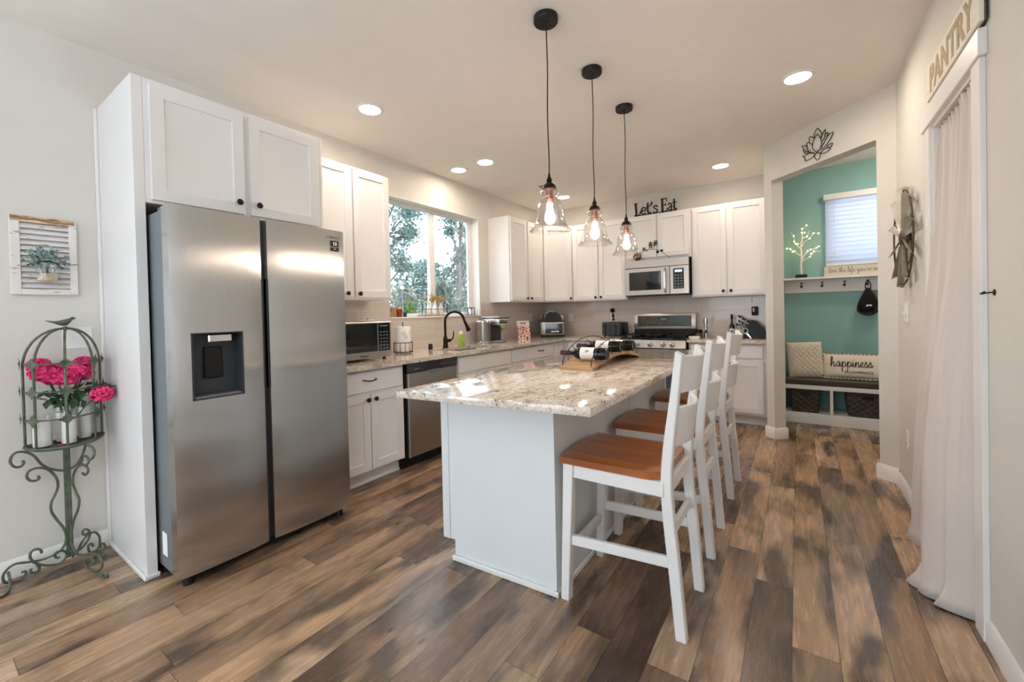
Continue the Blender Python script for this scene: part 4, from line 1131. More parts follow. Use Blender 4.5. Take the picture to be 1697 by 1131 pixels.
# ------------------------------------------------------------------ wine rack and bottles on the island
TC = 0.891
tw = Thing('wine_rack', 'arched wooden wine rack with wire hoops on the island', 'wine rack', (2.09, 2.67, TC))
b = tw.wmb(); rr = []
for k in range(25):
    v = k/24; y = 2.25+0.87*v; a = math.sin(PI*v)
    z = TC+0.052*a
    rr.append([(1.985, y, z), (2.20, y, z), (2.20, y, z+0.017), (1.985, y, z+0.017)])
b.rings(rr); tw.part('board', b, M['board'])
def wz(y): return TC+0.017+0.052*math.sin(PI*(y-2.25)/0.87)
for x in (2.0, 2.185):
    b = tw.wmb(); b.tube([(x, 2.275, wz(2.275)-0.004), (x, 2.27, wz(2.27)+0.03), (x, 2.32, 0.985), (x, 2.42, 1.03), (x, 2.55, 1.058), (x, 2.68, 1.066), (x, 2.82, 1.056), (x, 2.95, 1.025), (x, 3.05, 0.985), (x, 3.10, wz(3.1)+0.03), (x, 3.095, wz(3.095)-0.004)], 0.0028, 6, smooth=4)
    tw.part('outer_hoop', b, M['blackmetal'])
BY = [2.395, 2.635, 2.885]
def bz(y): return wz(y)+0.043
for y in BY:
    for x in (2.0, 2.185):
        b = tw.wmb(); pts = []
        for k in range(13):
            a = PI*k/12; pts.append((x, y-0.052*math.cos(a), bz(y)-0.042+0.088*math.sin(a)))
        b.tube(pts, 0.002, 6); tw.part('cradle_hoop', b, M['blackmetal'])
WB = ['dark wine bottle with white label at the near end of the wine rack', 'dark wine bottle in the middle of the wine rack', 'dark wine bottle at the far end of the wine rack']
twb = Thing('wine_bottle', WB[0], 'bottle', (2.235, BY[0], bz(BY[0])), 0, 'wine bottles in the rack')
mB = RY(R(-90))   # +z -> -x : neck points to the sink side
b = twb.mb(); b.lathe([(0, 0.006), (0.02, 0.0), (0.034, 0.0), (0.0372, 0.004), (0.0375, 0.18), (0.034, 0.198), (0.022, 0.215), (0.0155, 0.228), (0.0145, 0.29), (0, 0.29)], seg=28, m=mB); twb.part('glass_body', b, M['bottleglass'])
b = twb.mb(); b.lathe([(0.0156, 0.236), (0.0153, 0.29), (0.0165, 0.292), (0.0165, 0.306), (0.015, 0.309), (0, 0.309)], seg=20, m=mB, cap=False); twb.part('capsule', b, M['foil'])
b = twb.mb()
b.rings([[(-z, 0.0379*math.cos(a), 0.0379*math.sin(a)) for z in (0.075, 0.165)] for a in [R(65+200*k/20) for k in range(21)]], False, False)
lbl = twb.part('label', b, M['paper'])
b = twb.mb()
for (z0, z1, a0, a1) in ((0.105, 0.128, 150, 157), (0.108, 0.125, 141, 145), (0.112, 0.135, 163, 165), (0.10, 0.14, 134, 135)):
    b.rings([[(-z, 0.0382*math.cos(R(a)), 0.0382*math.sin(R(a))) for z in (z0, z1)] for a in (a0, (a0+a1)/2, a1)], False, False)
twb.part('label_print', b, M['ink'], lbl)
for i in (1, 2): copy_thing(twb.o, (2.235, BY[i], bz(BY[i])), 0, WB[i])

# ------------------------------------------------------------------ left wall: shutter decor, birdcage stand, switch
tw_ = Thing('wall_decor', 'distressed white shutter with a mason jar of greenery hung left of the refrigerator', 'wall art', (0.002, 0.425, 1.385), R(90))
W2, HH = 0.116, 0.39
b = tw_.mb()
b.box(-W2, -0.022, 0, -W2+0.034, 0, HH, 0.002); b.box(W2-0.028, -0.022, 0, W2, 0, HH, 0.002); b.box(-W2+0.034, -0.022, 0, W2-0.028, 0, 0.03, 0.002)
tw_.part('frame', b, M['shutter'])
b = tw_.mb(); b.box(-W2+0.002, -0.0235, HH-0.028, W2-0.006, -0.0005, HH+0.001, 0.002); tw_.part('top_rail', b, M['shutterwood'])
b = tw_.mb()
for k in range(12):
    z = 0.034+k*0.0272
    b.hull([(-W2+0.034, -0.021, z), (W2-0.028, -0.021, z), (W2-0.028, -0.017, z), (-W2+0.034, -0.017, z), (-W2+0.034, -0.006, z+0.025), (W2-0.028, -0.006, z+0.025), (W2-0.028, -0.002, z+0.027), (-W2+0.034, -0.002, z+0.027)])
tw_.part('slats', b, M['shutter'])
b = tw_.mb(); jc = (0.0, -0.062, 0.06)
b.lathe([(0, 0.0), (0.036, 0.0), (0.040, 0.006), (0.040, 0.075), (0.034, 0.092), (0.032, 0.108), (0.0295, 0.108), (0.0315, 0.092), (0.0375, 0.075), (0.0375, 0.008), (0, 0.006)], jc, 24, cap=False); jr = tw_.part('glass_jar', b, M['glass'])
b = tw_.mb(); b.lathe([(0, 0.008), (0.035, 0.009), (0.036, 0.03), (0.02, 0.045), (0, 0.04)], jc, 16); tw_.part('jar_filler', b, mat('sand_filler', 'cdb89a', 0.8, vary=0.2, vscale=60), jr)
b = tw_.mb(); b.tube([(-0.062, -0.022, 0.148), (-0.05, -0.032, 0.152), (-0.036, -0.05, 0.160), (0, -0.104, 0.164), (0.036, -0.05, 0.158), (0.05, -0.03, 0.145), (0.064, -0.022, 0.14)], 0.0032, 8, smooth=4); tw_.part('bracket', b, M['blackmetal'])
b = tw_.mb(); rnd = random.Random(11); stems = []
for k in range(9):
    a = rnd.uniform(-1.2, 1.2); L = rnd.uniform(.05, .095)
    p = Vector((rnd.uniform(-.008, .008), -0.062, 0.07)); q = Vector((math.sin(a)*L*0.9, -0.062+rnd.uniform(-.02, .015), 0.165+math.cos(a)*L*0.75))
    b.tube([p, (p+q)/2+Vector((0, 0, .015)), q], 0.0014, 5, smooth=3); stems.append((p, q))
gr = tw_.part('stems', b, M['leaf'])
b = tw_.mb()
for p, q in stems:
    for j in range(20):
        c = q.lerp(p, rnd.uniform(0, .42)) + Vector((rnd.gauss(0, .013), rnd.gauss(0, .010), rnd.gauss(0, .010)))
        b.quadleaf(c, (rnd.uniform(-1, 1), rnd.uniform(-1, .2), rnd.uniform(-.4, 1)), (rnd.uniform(-.5, .5), -1, .3), rnd.uniform(.014, .024), rnd.uniform(.012, .018))
tw_.part('eucalyptus_leaves', b, M['eucalyptus'])

tsw = Thing('switch_plate', 'white switch plate on the wall behind the birdcage', 'light switch', (0.0005, 0.535, 1.10), R(90))
b = tsw.mb(); b.box(-0.058, -0.006, 0, 0.058, 0, 0.115, 0.003); tsw.part('plate', b, M['white'])
for x in (-0.023, 0.023):
    b = tsw.mb(); b.box(x-0.005, -0.014, 0.048, x+0.005, -0.005, 0.068, 0.002); tsw.part('toggle', b, M['white'])

# scroll traces (world coordinates): along the wall, and out into the room
CAGE = {
 'A': [(.07,.32,.576),(.07,.323,.561),(.07,.312,.548),(.07,.293,.554),(.07,.281,.58),(.07,.287,.608),(.07,.305,.621),(.07,.332,.612),(.07,.357,.587),(.07,.384,.534),(.07,.421,.499),(.07,.466,.482),(.07,.502,.499),(.07,.526,.544),(.07,.541,.60),(.07,.548,.63)],
 'B': [(.07,.368,.485),(.07,.371,.47),(.07,.357,.464),(.07,.339,.473),(.07,.331,.497),(.07,.341,.519),(.07,.369,.524),(.07,.402,.505),(.07,.428,.458),(.07,.434,.413),(.07,.424,.373),(.07,.409,.335),(.07,.408,.293),(.07,.425,.243),(.07,.448,.189),(.07,.457,.142),(.07,.449,.102),(.07,.428,.075),(.07,.401,.067),(.07,.367,.065),(.07,.326,.075),(.07,.285,.087),(.07,.259,.074),(.07,.245,.046),(.07,.251,.016),(.07,.274,.006),(.07,.301,.007),(.07,.317,.022),(.07,.314,.036),(.07,.302,.036)],
 'B2': [(.07,.371,.098),(.07,.366,.117),(.07,.35,.127),(.07,.336,.12),(.07,.332,.097),(.07,.344,.066),(.07,.371,.038),(.07,.404,.021),(.07,.434,.017),(.07,.452,.034),(.07,.456,.054),(.07,.445,.073),(.07,.425,.079),(.07,.414,.07),(.07,.42,.05),(.07,.432,.048)],
 'B3': [(.07,.334,.038),(.07,.332,.025),(.07,.341,.014),(.07,.356,.014),(.07,.361,.03),(.07,.354,.048)],
 'B4': [(.07,.262,.06),(.12,.262,.03),(.16,.255,.008),(.19,.235,.006),(.205,.212,.012)],
 'Cc': [(.229,.497,.488),(.256,.502,.482),(.286,.507,.503),(.276,.506,.523),(.237,.499,.529),(.183,.489,.513),(.142,.481,.476),(.127,.478,.424),(.153,.483,.384),(.185,.489,.346),(.169,.486,.294),(.125,.478,.235),(.1,.473,.179),(.087,.471,.125),(.102,.474,.085),(.15,.483,.062),(.236,.498,.081),(.32,.514,.104),(.381,.525,.089),(.383,.525,.049),(.328,.515,.015),(.259,.502,.01),(.227,.497,.026),(.235,.498,.056),(.283,.507,.074),(.303,.511,.054),(.269,.504,.036)],
 'C2': [(.341,.517,.018),(.358,.52,.006),(.4,.528,.006),(.43,.535,.012),(.432,.534,.026),(.408,.53,.028),(.391,.527,.014)],
 'C3': [(.28,.508,.567),(.30,.513,.563),(.325,.52,.578),(.335,.523,.605),(.315,.519,.625),(.28,.512,.632)],
 'C4': [(.234,.498,.554),(.213,.494,.54),(.24,.499,.53),(.283,.507,.541),(.295,.509,.565),(.269,.504,.578),(.235,.498,.567),(.183,.489,.518),(.142,.481,.476)],
 'D': [(.069,.459,.104),(.071,.475,.053),(.072,.485,.033),(.073,.495,.051),(.074,.512,.088),(.077,.533,.116),(.079,.56,.12),(.081,.577,.09),(.081,.576,.045),(.079,.561,.021),(.077,.539,.023),(.077,.534,.056),(.078,.545,.066),(.078,.553,.047)],
 'D2': [(.077,.534,.128),(.075,.523,.121),(.075,.515,.136),(.075,.522,.151),(.077,.536,.142),(.077,.542,.116),(.076,.533,.087),(.074,.511,.059),(.072,.49,.046)],
 'D3': [(.079,.557,.023),(.08,.568,.008),(.082,.586,.006),(.083,.597,.025),(.082,.591,.046),(.081,.58,.043),(.081,.582,.028)]}
tb = Thing('birdcage_stand', 'tall green metal birdcage plant stand with scroll legs against the left wall', 'plant stand', (0.15, 0.46, 0))
def leg_part(keys, r=0.0055):
    b = tb.wmb()
    for k in keys: b.tube(CAGE[k], r, 8, smooth=5, flat=1.0)
    return tb.part('leg', b, M['iron'])
leg_part(['B', 'B2', 'B3', 'B4']); leg_part(['Cc', 'C2', 'C3', 'C4']); leg_part(['D', 'D2', 'D3'])
b = tb.wmb(); b.tube(CAGE['A'], 0.0055, 8, smooth=5); tb.part('scroll_arm', b, M['iron'])
b = tb.wmb(); b.box(0.058, 0.456, 0.03, 0.072, 0.472, 0.64, 0.003); b.box(0.058, 0.474, 0.02, 0.070, 0.482, 0.64, 0.002); tb.part('pole', b, M['iron'])
cy_, cx_, RX_, RY_, ZTR = 0.466, 0.075, 0.195, 0.141, 0.632
def half(ra, rb, n=22, a0=-90, a1=90):
    return [(cx_+ra*math.cos(R(a0+(a1-a0)*k/n)), cy_+rb*math.sin(R(a0+(a1-a0)*k/n))-0.11*ra*math.cos(R(a0+(a1-a0)*k/n))) for k in range(n+1)]
b = tb.wmb(); b.prism(half(RX_, RY_), ZTR, ZTR+0.006); b.tube([(*p, ZTR+0.010) for p in half(RX_, RY_)] + [(cx_, cy_, ZTR+0.010)], 0.007, 8, closed=True); tb.part('tray', b, M['iron'])
AP = (0.085, 0.478, 1.212)
def rib(a):
    pts = []
    for s in [k/24 for k in range(25)]:
        if s < 0.62: z = ZTR+0.012+(1.02-ZTR-0.012)*s/0.62; q = 1.0-0.05*(1-s/0.62)*0
        else:
            u = (s-0.62)/0.38*PI/2; z = 1.02+(AP[2]-1.02)*math.sin(u); q = math.cos(u)**0.9
        q = max(q, 0.02)
        pts.append((AP[0]+(cx_+0.97*RX_*math.cos(a)-AP[0])*q, AP[1]+(cy_+0.97*RY_*math.sin(a)-0.11*RX_*math.cos(a)-AP[1])*q, z))
    return pts
ang = [R(-90), R(-48), R(0), R(48), R(90)]
for a in ang:
    b = tb.wmb(); b.tube(rib(a), 0.0052, 8); tb.part('cage_bar', b, M['iron'])
def leafcross(b, p, a):
    n = Vector((math.cos(a), math.sin(a), 0)); sd = Vector((-math.sin(a), math.cos(a), 0)); up = Vector((0, 0, 1))
    for d in (up, -up, sd, -sd): b.quadleaf(Vector(p)+n*0.008, d+n*0.15, n, 0.034, 0.020, 0.1)
    for d in (up+sd, up-sd, -up+sd, -up-sd): b.quadleaf(Vector(p)+n*0.008, d+n*0.2, n, 0.022, 0.015, 0.1)
for zz in (0.778, 0.912, 1.045):
    b = tb.wmb(); q = 1.0 if zz < 1.02 else 0.985
    b.tube([(cx_+(p[0]-cx_)*0.97*q, cy_+(p[1]-cy_)*0.97*q, zz) for p in half(RX_, RY_)], 0.0032, 6); hp = tb.part('cage_hoop', b, M['iron'])
    for a in ang:
        b = tb.wmb(); leafcross(b, (cx_+0.97*q*RX_*math.cos(a), cy_+0.97*q*RY_*math.sin(a)-0.11*q*RX_*math.cos(a), zz), a)
        tb.part('leaf_ornament', b, M['iron'], hp, smooth=False)
b = tb.wmb()
for k in range(6):
    a = 2*PI*k/6; b.quadleaf((AP[0], AP[1], AP[2]+0.003), (math.cos(a), math.sin(a), -0.25), (0, 0, 1), 0.034, 0.02)
b.ball((AP[0], AP[1], AP[2]), 0.012, 10)
# bird: body, head, beak, tail along the wall
b.rings([[(AP[0]+r*math.cos(t), AP[1]+y, AP[2]+0.030+zc+r*0.95*math.sin(t)) for t in [2*PI*k/10 for k in range(10)]] for (y, zc, r) in ((-0.068, 0.010, 0.002), (-0.045, 0.003, 0.005), (-0.026, -0.002, 0.011), (-0.008, -0.002, 0.017), (0.008, 0.002, 0.018), (0.018, 0.010, 0.013), (0.024, 0.018, 0.011), (0.030, 0.021, 0.008), (0.036, 0.021, 0.003), (0.042, 0.020, 0.0006))])
tb.part('bird_finial', b, M['iron'])

# candles on the tray: glass holders with white pillars
CL = [(0.150, 0.378, 0.034, 0.155, 'white candle in a clear glass holder at the left of the birdcage tray'),
      (0.105, 0.455, 0.027, 0.185, 'white candle in a clear glass holder at the back of the birdcage tray'),
      (0.188, 0.462, 0.027, 0.170, 'white candle in a clear glass holder at the middle front of the birdcage tray'),
      (0.120, 0.530, 0.025, 0.205, 'tallest white candle in a clear glass holder at the right of the birdcage tray')]
for (x, y, r, h_, lab) in CL:
    t = Thing('candle_holder', lab, 'candle', (x, y, ZTR+0.0065), 0, 'glass candle holders in the birdcage')
    b = t.mb(); b.lathe([(0, 0), (r+0.003, 0), (r+0.003, h_), (r+0.0008, h_), (r+0.0008, 0.006), (0, 0.006)], seg=24, cap=False); t.part('glass_cylinder', b, M['glass'])
    b = t.mb(); b.lathe([(0, 0.0065), (r-0.001, 0.0065), (r-0.001, h_*0.80), (r-0.004, h_*0.82), (0.004, h_*0.80), (0, h_*0.80)], seg=24); c_ = t.part('candle', b, M['wax'])
    b = t.mb(); b.cyl((0, 0, h_*0.79), (0.002, 0, h_*0.85), 0.0014, seg=6); t.part('wick', b, M['ink'], c_)
# flowers
tfl = Thing('flower_bunch', 'bunch of hot pink artificial hydrangeas inside the birdcage', 'flowers', (0.12, 0.46, ZTR+0.02))
rnd = random.Random(5)
heads = [((0.13, 0.395, 1.000), 0.050), ((0.12, 0.435, 0.975), 0.050), ((0.14, 0.470, 0.965), 0.040), ((0.12, 0.515, 1.000), 0.052), ((0.10, 0.535, 0.975), 0.036), ((0.21, 0.583, 0.868), 0.040), ((0.13, 0.375, 1.035), 0.035), ((0.11, 0.535, 1.03), 0.030)]
b = tfl.wmb()
for c, r in heads:
    c = Vector(c); p0 = Vector((0.12, 0.47, 0.70))
    b.tube([p0, (p0+c)/2+Vector((0.01, 0, 0.03)), c], 0.0028, 6, smooth=4)
tfl.part('stems', b, M['leaf'])
b = tfl.wmb()
for k in range(80):
    y = rnd.uniform(.40, .60); c = Vector((0.12+rnd.uniform(-.03, .06), y, rnd.uniform(.84, .91)))
    b.quadleaf(c, (rnd.uniform(-.2, .6), (y-0.47)*6+rnd.uniform(-.6, .6), rnd.uniform(-.6, .4)), (0.4, 0, 1), rnd.uniform(.04, .065), rnd.uniform(.025, .038))
tfl.part('leaves', b, M['leaf'])
for c, r in heads:
    b = tfl.wmb()
    for k in range(int(2600*r)+40):
        d = Vector((rnd.gauss(0, 1), rnd.gauss(0, 1), rnd.gauss(0, 1))).normalized()
        p = Vector(c)+Vector((d.x*r*0.8, d.y*r, d.z*r*0.75))*rnd.uniform(.75, 1.0)
        tdir = d.cross(Vector((rnd.gauss(0, 1), rnd.gauss(0, 1), rnd.gauss(0, 1)))).normalized()
        for s_ in (1, -1): b.quadleaf(p, tdir*s_+d*0.5, d, 0.021, 0.020, 0.25)
        b.quadleaf(p, tdir.cross(d)+d*0.5, d, 0.021, 0.020, 0.25)
    tfl.part('flower_head', b, M['pink'], smooth=False)
b = MB()
for (x, y) in ((0.205, 0.432), (0.215, 0.440), (0.20, 0.445), (0.21, 0.450), (0.198, 0.436)):
    for k in range(4): b.quadleaf((x, y, ZTR+0.010), (math.cos(k*1.57), math.sin(k*1.57), 0.35), (0, 0, 1), 0.017, 0.016)
single('fallen_petals', b, M['pink'], 'few fallen pink petals lying on the birdcage tray', 'petals', smooth=False)

# ------------------------------------------------------------------ things on the left counter
TC = 0.891
tmw = Thing('microwave', 'countertop microwave with silver frame beside the refrigerator', 'microwave', (0.26, 1.99, TC))
b = tmw.wmb(); b.box(0.06, 1.73, TC+0.018, 0.43, 2.262, TC+0.300, 0.006); tmw.part('body', b, M['white'])
b = tmw.wmb(); b.box(0.43, 1.73, TC+0.018, 0.452, 2.262, TC+0.300, 0.005); fr = tmw.part('front', b, M['steel2'])
b = tmw.wmb(); b.box(0.450, 1.745, TC+0.070, 0.4545, 2.128, TC+0.290, 0.003); tmw.part('door_glass', b, M['blackgloss'], fr)
b = tmw.wmb(); b.box(0.450, 2.130, TC+0.070, 0.4542, 2.248, TC+0.290, 0.003); kp = tmw.part('keypad', b, M['blackgloss'], fr)
b = tmw.wmb()
for i in range(6):
    for j in range(3): b.box(0.4542, 2.150+j*0.030, TC+0.085+i*0.026, 0.4547, 2.166+j*0.030, TC+0.092+i*0.026)
b.box(0.4542, 2.15, TC+0.262, 0.4547, 2.225, TC+0.272)
tmw.part('key_marks', b, M['midgrey'], kp)
b = tmw.wmb(); b.box(0.451, 2.165, TC+0.022, 0.4545, 2.245, TC+0.062, 0.003); tmw.part('door_button', b, M['steel2'], fr)
b = tmw.wmb(); b.text('Panasonic', 0.020, 0.0003, T(0.4535, 2.0, TC+0.034) @ RZ(R(90)), 0.0002); tmw.part('brand_lettering', b, M['ink'], fr)
b = tmw.wmb()
for (x, y) in ((0.42, 1.78), (0.42, 2.21), (0.09, 1.78), (0.09, 2.21)): b.cyl((x, y, TC), (x, y, TC+0.019), 0.014, seg=12)
tmw.part('feet', b, M['black'])
ttd = Thing('trinket_dish', 'small white dish with trinkets on the countertop microwave', 'dish', (0.27, 2.155, TC+0.3005))
b = ttd.mb(); b.lathe([(0, 0), (0.045, 0), (0.075, 0.012), (0.080, 0.018), (0.077, 0.018), (0.045, 0.006), (0, 0.005)], seg=28); ttd.part('dish', b, M['ceramic'])
b = ttd.mb()
for (x, y, r) in ((0.0, 0.01, 0.018), (0.03, -0.02, 0.014), (-0.02, -0.03, 0.013)): b.tube([(x+r*math.cos(k*PI/6), y+r*math.sin(k*PI/6)*0.6, 0.016+r*0.7*math.sin(k*PI/6+1)) for k in range(12)], 0.003, 6, closed=True)
ttd.part('trinkets', b, M['copper'])
# paper towels
th = Thing('paper_towel_holder', 'black wire basket paper towel stand beside the countertop microwave', 'paper towel holder', (0.20, 2.605, TC))
rb = 0.085
b = th.mb()
for zz in (0.012, 0.098): b.tube([(rb*math.cos(2*PI*k/32), rb*math.sin(2*PI*k/32), zz) for k in range(32)], 0.003, 6, closed=True)
for k in range(12):
    a = 2*PI*k/12; b.cyl((rb*math.cos(a), rb*math.sin(a), 0.0 if k % 3 == 0 else 0.012), (rb*math.cos(a), rb*math.sin(a), 0.098), 0.0024, seg=6)
for k in range(3): b.cyl((-rb*math.cos(PI*k/3), -rb*math.sin(PI*k/3), 0.012), (rb*math.cos(PI*k/3), rb*math.sin(PI*k/3), 0.012), 0.0024, seg=6)
th.part('wire_basket', b, M['blackmetal'])
b = th.mb(); b.cyl((0, 0, 0.012), (0, 0, 0.272), 0.004, seg=8); b.ball((0, 0, 0.275), 0.007, 8); th.part('rod', b, M['blackmetal'])
tpr = Thing('paper_towel_roll', 'white paper towel roll with faint blue flowers on its wire stand', 'paper towels', (0.20, 2.605, TC+0.016))
b = tpr.mb(); b.lathe([(0.02, 0), (0.066, 0), (0.068, 0.003), (0.068, 0.222), (0.066, 0.226), (0.02, 0.226)], seg=36, cap=False); b.lathe([(0.02, 0.226), (0.019, 0.0)], seg=20, cap=False); tpr.part('roll', b, M['paper'])
b = tpr.mb()
for (a0, z0) in ((-35, 0.165), (-18, 0.13), (25, 0.17)):
    for rr0 in (0.006, 0.012, 0.018):
        rr1 = []
        for k in range(21):
            q = 2*PI*k/20; a = R(a0)+rr0*math.cos(q)/0.068; z = z0+rr0*math.sin(q)
            a2 = R(a0)+(rr0+0.0022)*math.cos(q)/0.068; z2 = z0+(rr0+0.0022)*math.sin(q)
            rr1.append([(0.0684*math.cos(a), 0.0684*math.sin(a), z), (0.0684*math.cos(a2), 0.0684*math.sin(a2), z2)])
        b.rings(rr1, False, False)
tpr.part('printed_flowers', b, mat('pale_blue_print', '9fc0cc', 0.85), smooth=False)
# faucet, soap pump cap, dish soap
tfa = Thing('faucet', 'dark bronze gooseneck pull-down kitchen faucet', 'faucet', (0.185, 3.18, TC))
b = tfa.mb(); b.lathe([(0, 0), (0.030, 0), (0.029, 0.006), (0.025, 0.02), (0.023, 0.06), (0.024, 0.085), (0.021, 0.10), (0.015, 0.125), (0, 0.126)], seg=24); tfa.part('base', b, M['bronze'])
b = tfa.mb()
pts = [(0, 0, 0.11), (0, 0, 0.20), (0, 0, 0.275)] + [(0.02*(1-math.cos(R(a)))*1.0, 0.115*(1-math.cos(R(a)))*1.08, 0.275+0.095*math.sin(R(a))) for a in range(20, 161, 20)] + [(0.045, 0.262, 0.25)]
b.tube(pts, 0.0135, 12, smooth=4); tfa.part('spout', b, M['bronze'])
b = tfa.mb(); b.cyl((0.044, 0.258, 0.262), (0.052, 0.282, 0.215), 0.015, 0.017, 16); b.cyl((0.052, 0.282, 0.215), (0.058, 0.302, 0.170), 0.017, 0.026, 16); b.cyl((0.058, 0.302, 0.170), (0.059, 0.305, 0.163), 0.026, 0.024, 16); tfa.part('spray_head', b, M['bronze'])
b = tfa.mb(); b.cyl((0.0, 0.015, 0.073), (0.01, 0.062, 0.073), 0.02, 0.018, 16); b.tube([(0.008, 0.055, 0.075), (0.014, 0.088, 0.085), (0.016, 0.104, 0.115), (0.015, 0.108, 0.150), (0.015, 0.109, 0.168)], lambda u: 0.009-0.003*u, 8, smooth=4); tfa.part('handle', b, M['bronze'])
b = MB(); b.lathe([(0, 0), (0.024, 0), (0.024, 0.004), (0.021, 0.006), (0.021, 0.050), (0.019, 0.055), (0, 0.055)], (0.165, 2.985, TC), 20)
single('air_gap_cap', b, M['blackmetal'], 'small black cylinder air gap cap on the counter left of the faucet', 'air gap')
tso = Thing('dish_soap', 'light green dish soap bottle with white cap behind the sink', 'soap bottle', (0.16, 3.455, TC))
b = tso.mb(); b.lathe([(0, 0), (0.045, 0), (0.048, 0.004), (0.048, 0.115), (0.044, 0.124), (0.026, 0.130), (0, 0.131)], seg=28, m=Matrix.Diagonal((0.65, 1, 1, 1))); tso.part('bottle', b, mat('lime_green_soap', 'a9c64f', 0.3, vary=0.04))
b = tso.mb(); b.lathe([(0.024, 0.128), (0.024, 0.138), (0.016, 0.150), (0.010, 0.156), (0, 0.157)], seg=20, cap=False); tso.part('cap', b, M['white'])
b = tso.mb()
rr1 = []
for k in range(17):
    q = 2*PI*k/16; rr1.append((0.0318*math.sqrt(max(0.0, 1-(0.02*math.cos(q)/0.048)**2))+0.0004, 0.02*math.cos(q)*1.0, 0.068+0.024*math.sin(q)))
b.face([b._v(p) for p in rr1[:-1]]); tso.part('label', b, mat('pale_label', 'dfe6b4', 0.6))
# coffee maker
tk = Thing('coffee_maker', 'silver and grey pod coffee maker in the corner right of the sink', 'coffee maker', (0.20, 4.0, TC))
b = tk.wmb(); b.prism([(0.09+0.09*math.cos(a)*0.95+0.07, 3.845+0.085*math.sin(a)) for a in [2*PI*k/28 for k in range(28)]], TC+0.022, TC+0.232, bev=0.004); tk.part('water_tank', b, M['steel2'])
b = tk.wmb(); b.prism([(0.16+0.09*math.cos(a), 3.845+0.09*math.sin(a)) for a in [2*PI*k/28 for k in range(28)]], TC+0.232, TC+0.262, bev=0.008); b.prism([(0.16+0.09*math.cos(a), 3.845+0.09*math.sin(a)) for a in [2*PI*k/28 for k in range(28)]], TC, TC+0.022, bev=0.004); tk.part('tank_lid', b, M['chrome'])
b = tk.wmb(); b.box(0.07, 3.935, TC, 0.20, 4.15, TC+0.225, 0.012, seg=2); tk.part('column', b, M['darkgrey'])
b = tk.wmb(); b.box(0.06, 3.93, TC+0.20, 0.325, 4.155, TC+0.285, 0.02, seg=3); tk.part('brew_head', b, M['chrome'])
b = tk.wmb(); b.box(0.06, 3.92, TC+0.285, 0.335, 4.165, TC+0.308, 0.01, seg=2); tk.part('lid', b, M['steel2'])
b = tk.wmb(); b.prism([(0.19+0.135*math.cos(a), 4.045+0.115*math.sin(a)) for a in [2*PI*k/28 for k in range(28)]], TC, TC+0.022, bev=0.005); tk.part('drip_tray', b, M['midgrey'])
b = tk.wmb(); b.box(0.20, 4.12, TC+0.145, 0.225, 4.285, TC+0.163, 0.005); b.box(0.20, 4.12, TC+0.115, 0.225, 4.155, TC+0.165, 0.005); tk.part('frother_handle', b, M['tan'])
# cookbook on the backsplash
tbk = Thing('cookbook', 'upright cookbook with a red and white food cover beside the air fryer', 'book', (0.245, 4.60, TC), R(62))
mK = RX(R(-9))
b = tbk.mb(); b.box(-0.085, -0.004, 0.002, 0.085, 0.014, 0.235, m=mK); tbk.part('pages', b, M['paper'])
def m_cover():
    t = NT('food_photo_cover'); o = t.obj()
    sp = t.add('ShaderNodeSeparateXYZ'); t.link(o, sp.inputs[0])
    vo = t.add('ShaderNodeTexVoronoi'); vo.inputs['Scale'].default_value = 28.0; t.link(o, vo.inputs['Vector'])
    vo2 = t.add('ShaderNodeTexVoronoi', feature='DISTANCE_TO_EDGE'); vo2.inputs['Scale'].default_value = 28.0; t.link(o, vo2.inputs['Vector'])
    c = t.ramp(vo.outputs['Color'], [(0.1, 'b4432a'), (0.4, 'd77b4a'), (0.6, '6d3a2b'), (0.85, 'c9543a')])
    c = t.mix(t.math('LESS_THAN', vo2.outputs['Distance'], 0.10), c, 'e9e2d8')
    t.link(t.mix(t.math('GREATER_THAN', sp.outputs['Z'], 0.165), c, 'e4dedb'), t.b.inputs['Base Color'])
    t.b.inputs['Roughness'].default_value = 0.35
    return t.m
b = tbk.mb(); b.box(-0.088, -0.007, 0, 0.088, -0.004, 0.238, m=mK); b.box(-0.088, 0.014, 0, 0.088, 0.017, 0.238, m=mK); b.box(-0.090, -0.007, 0, -0.086, 0.017, 0.238, m=mK); cv = tbk.part('cover', b, m_cover())
b = tbk.mb()
for (x0, x1, z) in ((-0.045, -0.02, 0.200), (-0.016, 0.008, 0.200), (0.012, 0.04, 0.200)): b.box(x0, -0.0078, z, x1, -0.0068, z+0.014, m=mK)
for (x0, x1, z) in ((-0.03, 0.032, 0.183),): b.box(x0, -0.0078, z, x1, -0.0068, z+0.004, m=mK)
tbk.part('title_marks', b, M['darkgrey'], cv)
# air fryer
ta = Thing('air_fryer', 'black and stainless air fryer in the far corner of the counter', 'air fryer', (0.33, 5.20, TC), R(28))
b = ta.mb(); b.box(-0.16, -0.17, 0.0, 0.17, 0.19, 0.03, 0.008); ta.part('base', b, M['black'])
b = ta.mb(); b.box(-0.165, -0.165, 0.03, 0.165, 0.19, 0.205, 0.02, seg=3); ta.part('body', b, M['steel2'])
b = ta.mb(); b.box(-0.165, -0.16, 0.21, 0.165, 0.19, 0.30, 0.02, seg=3); ta.part('lid_band', b, M['steel2'])
b = ta.mb()
rr = []
for k in range(13):
    a = PI*k/12; rr.append([(-0.04+0.15*-math.cos(a)+0.03, y, 0.215+0.135*math.sin(a)) for y in (-0.175, 0.19)])
b.rings([[p[0] for p in rr], [p[1] for p in rr]], True, True)
ta.part('lid', b, M['black'])
b = ta.mb(); b.tube([(-0.10, -0.178, 0.27), (-0.08, -0.185, 0.32), (-0.02, -0.188, 0.352), (0.03, -0.182, 0.34)], 0.012, 8, smooth=4, flat=0.6); ta.part('lid_handle', b, M['tan'])
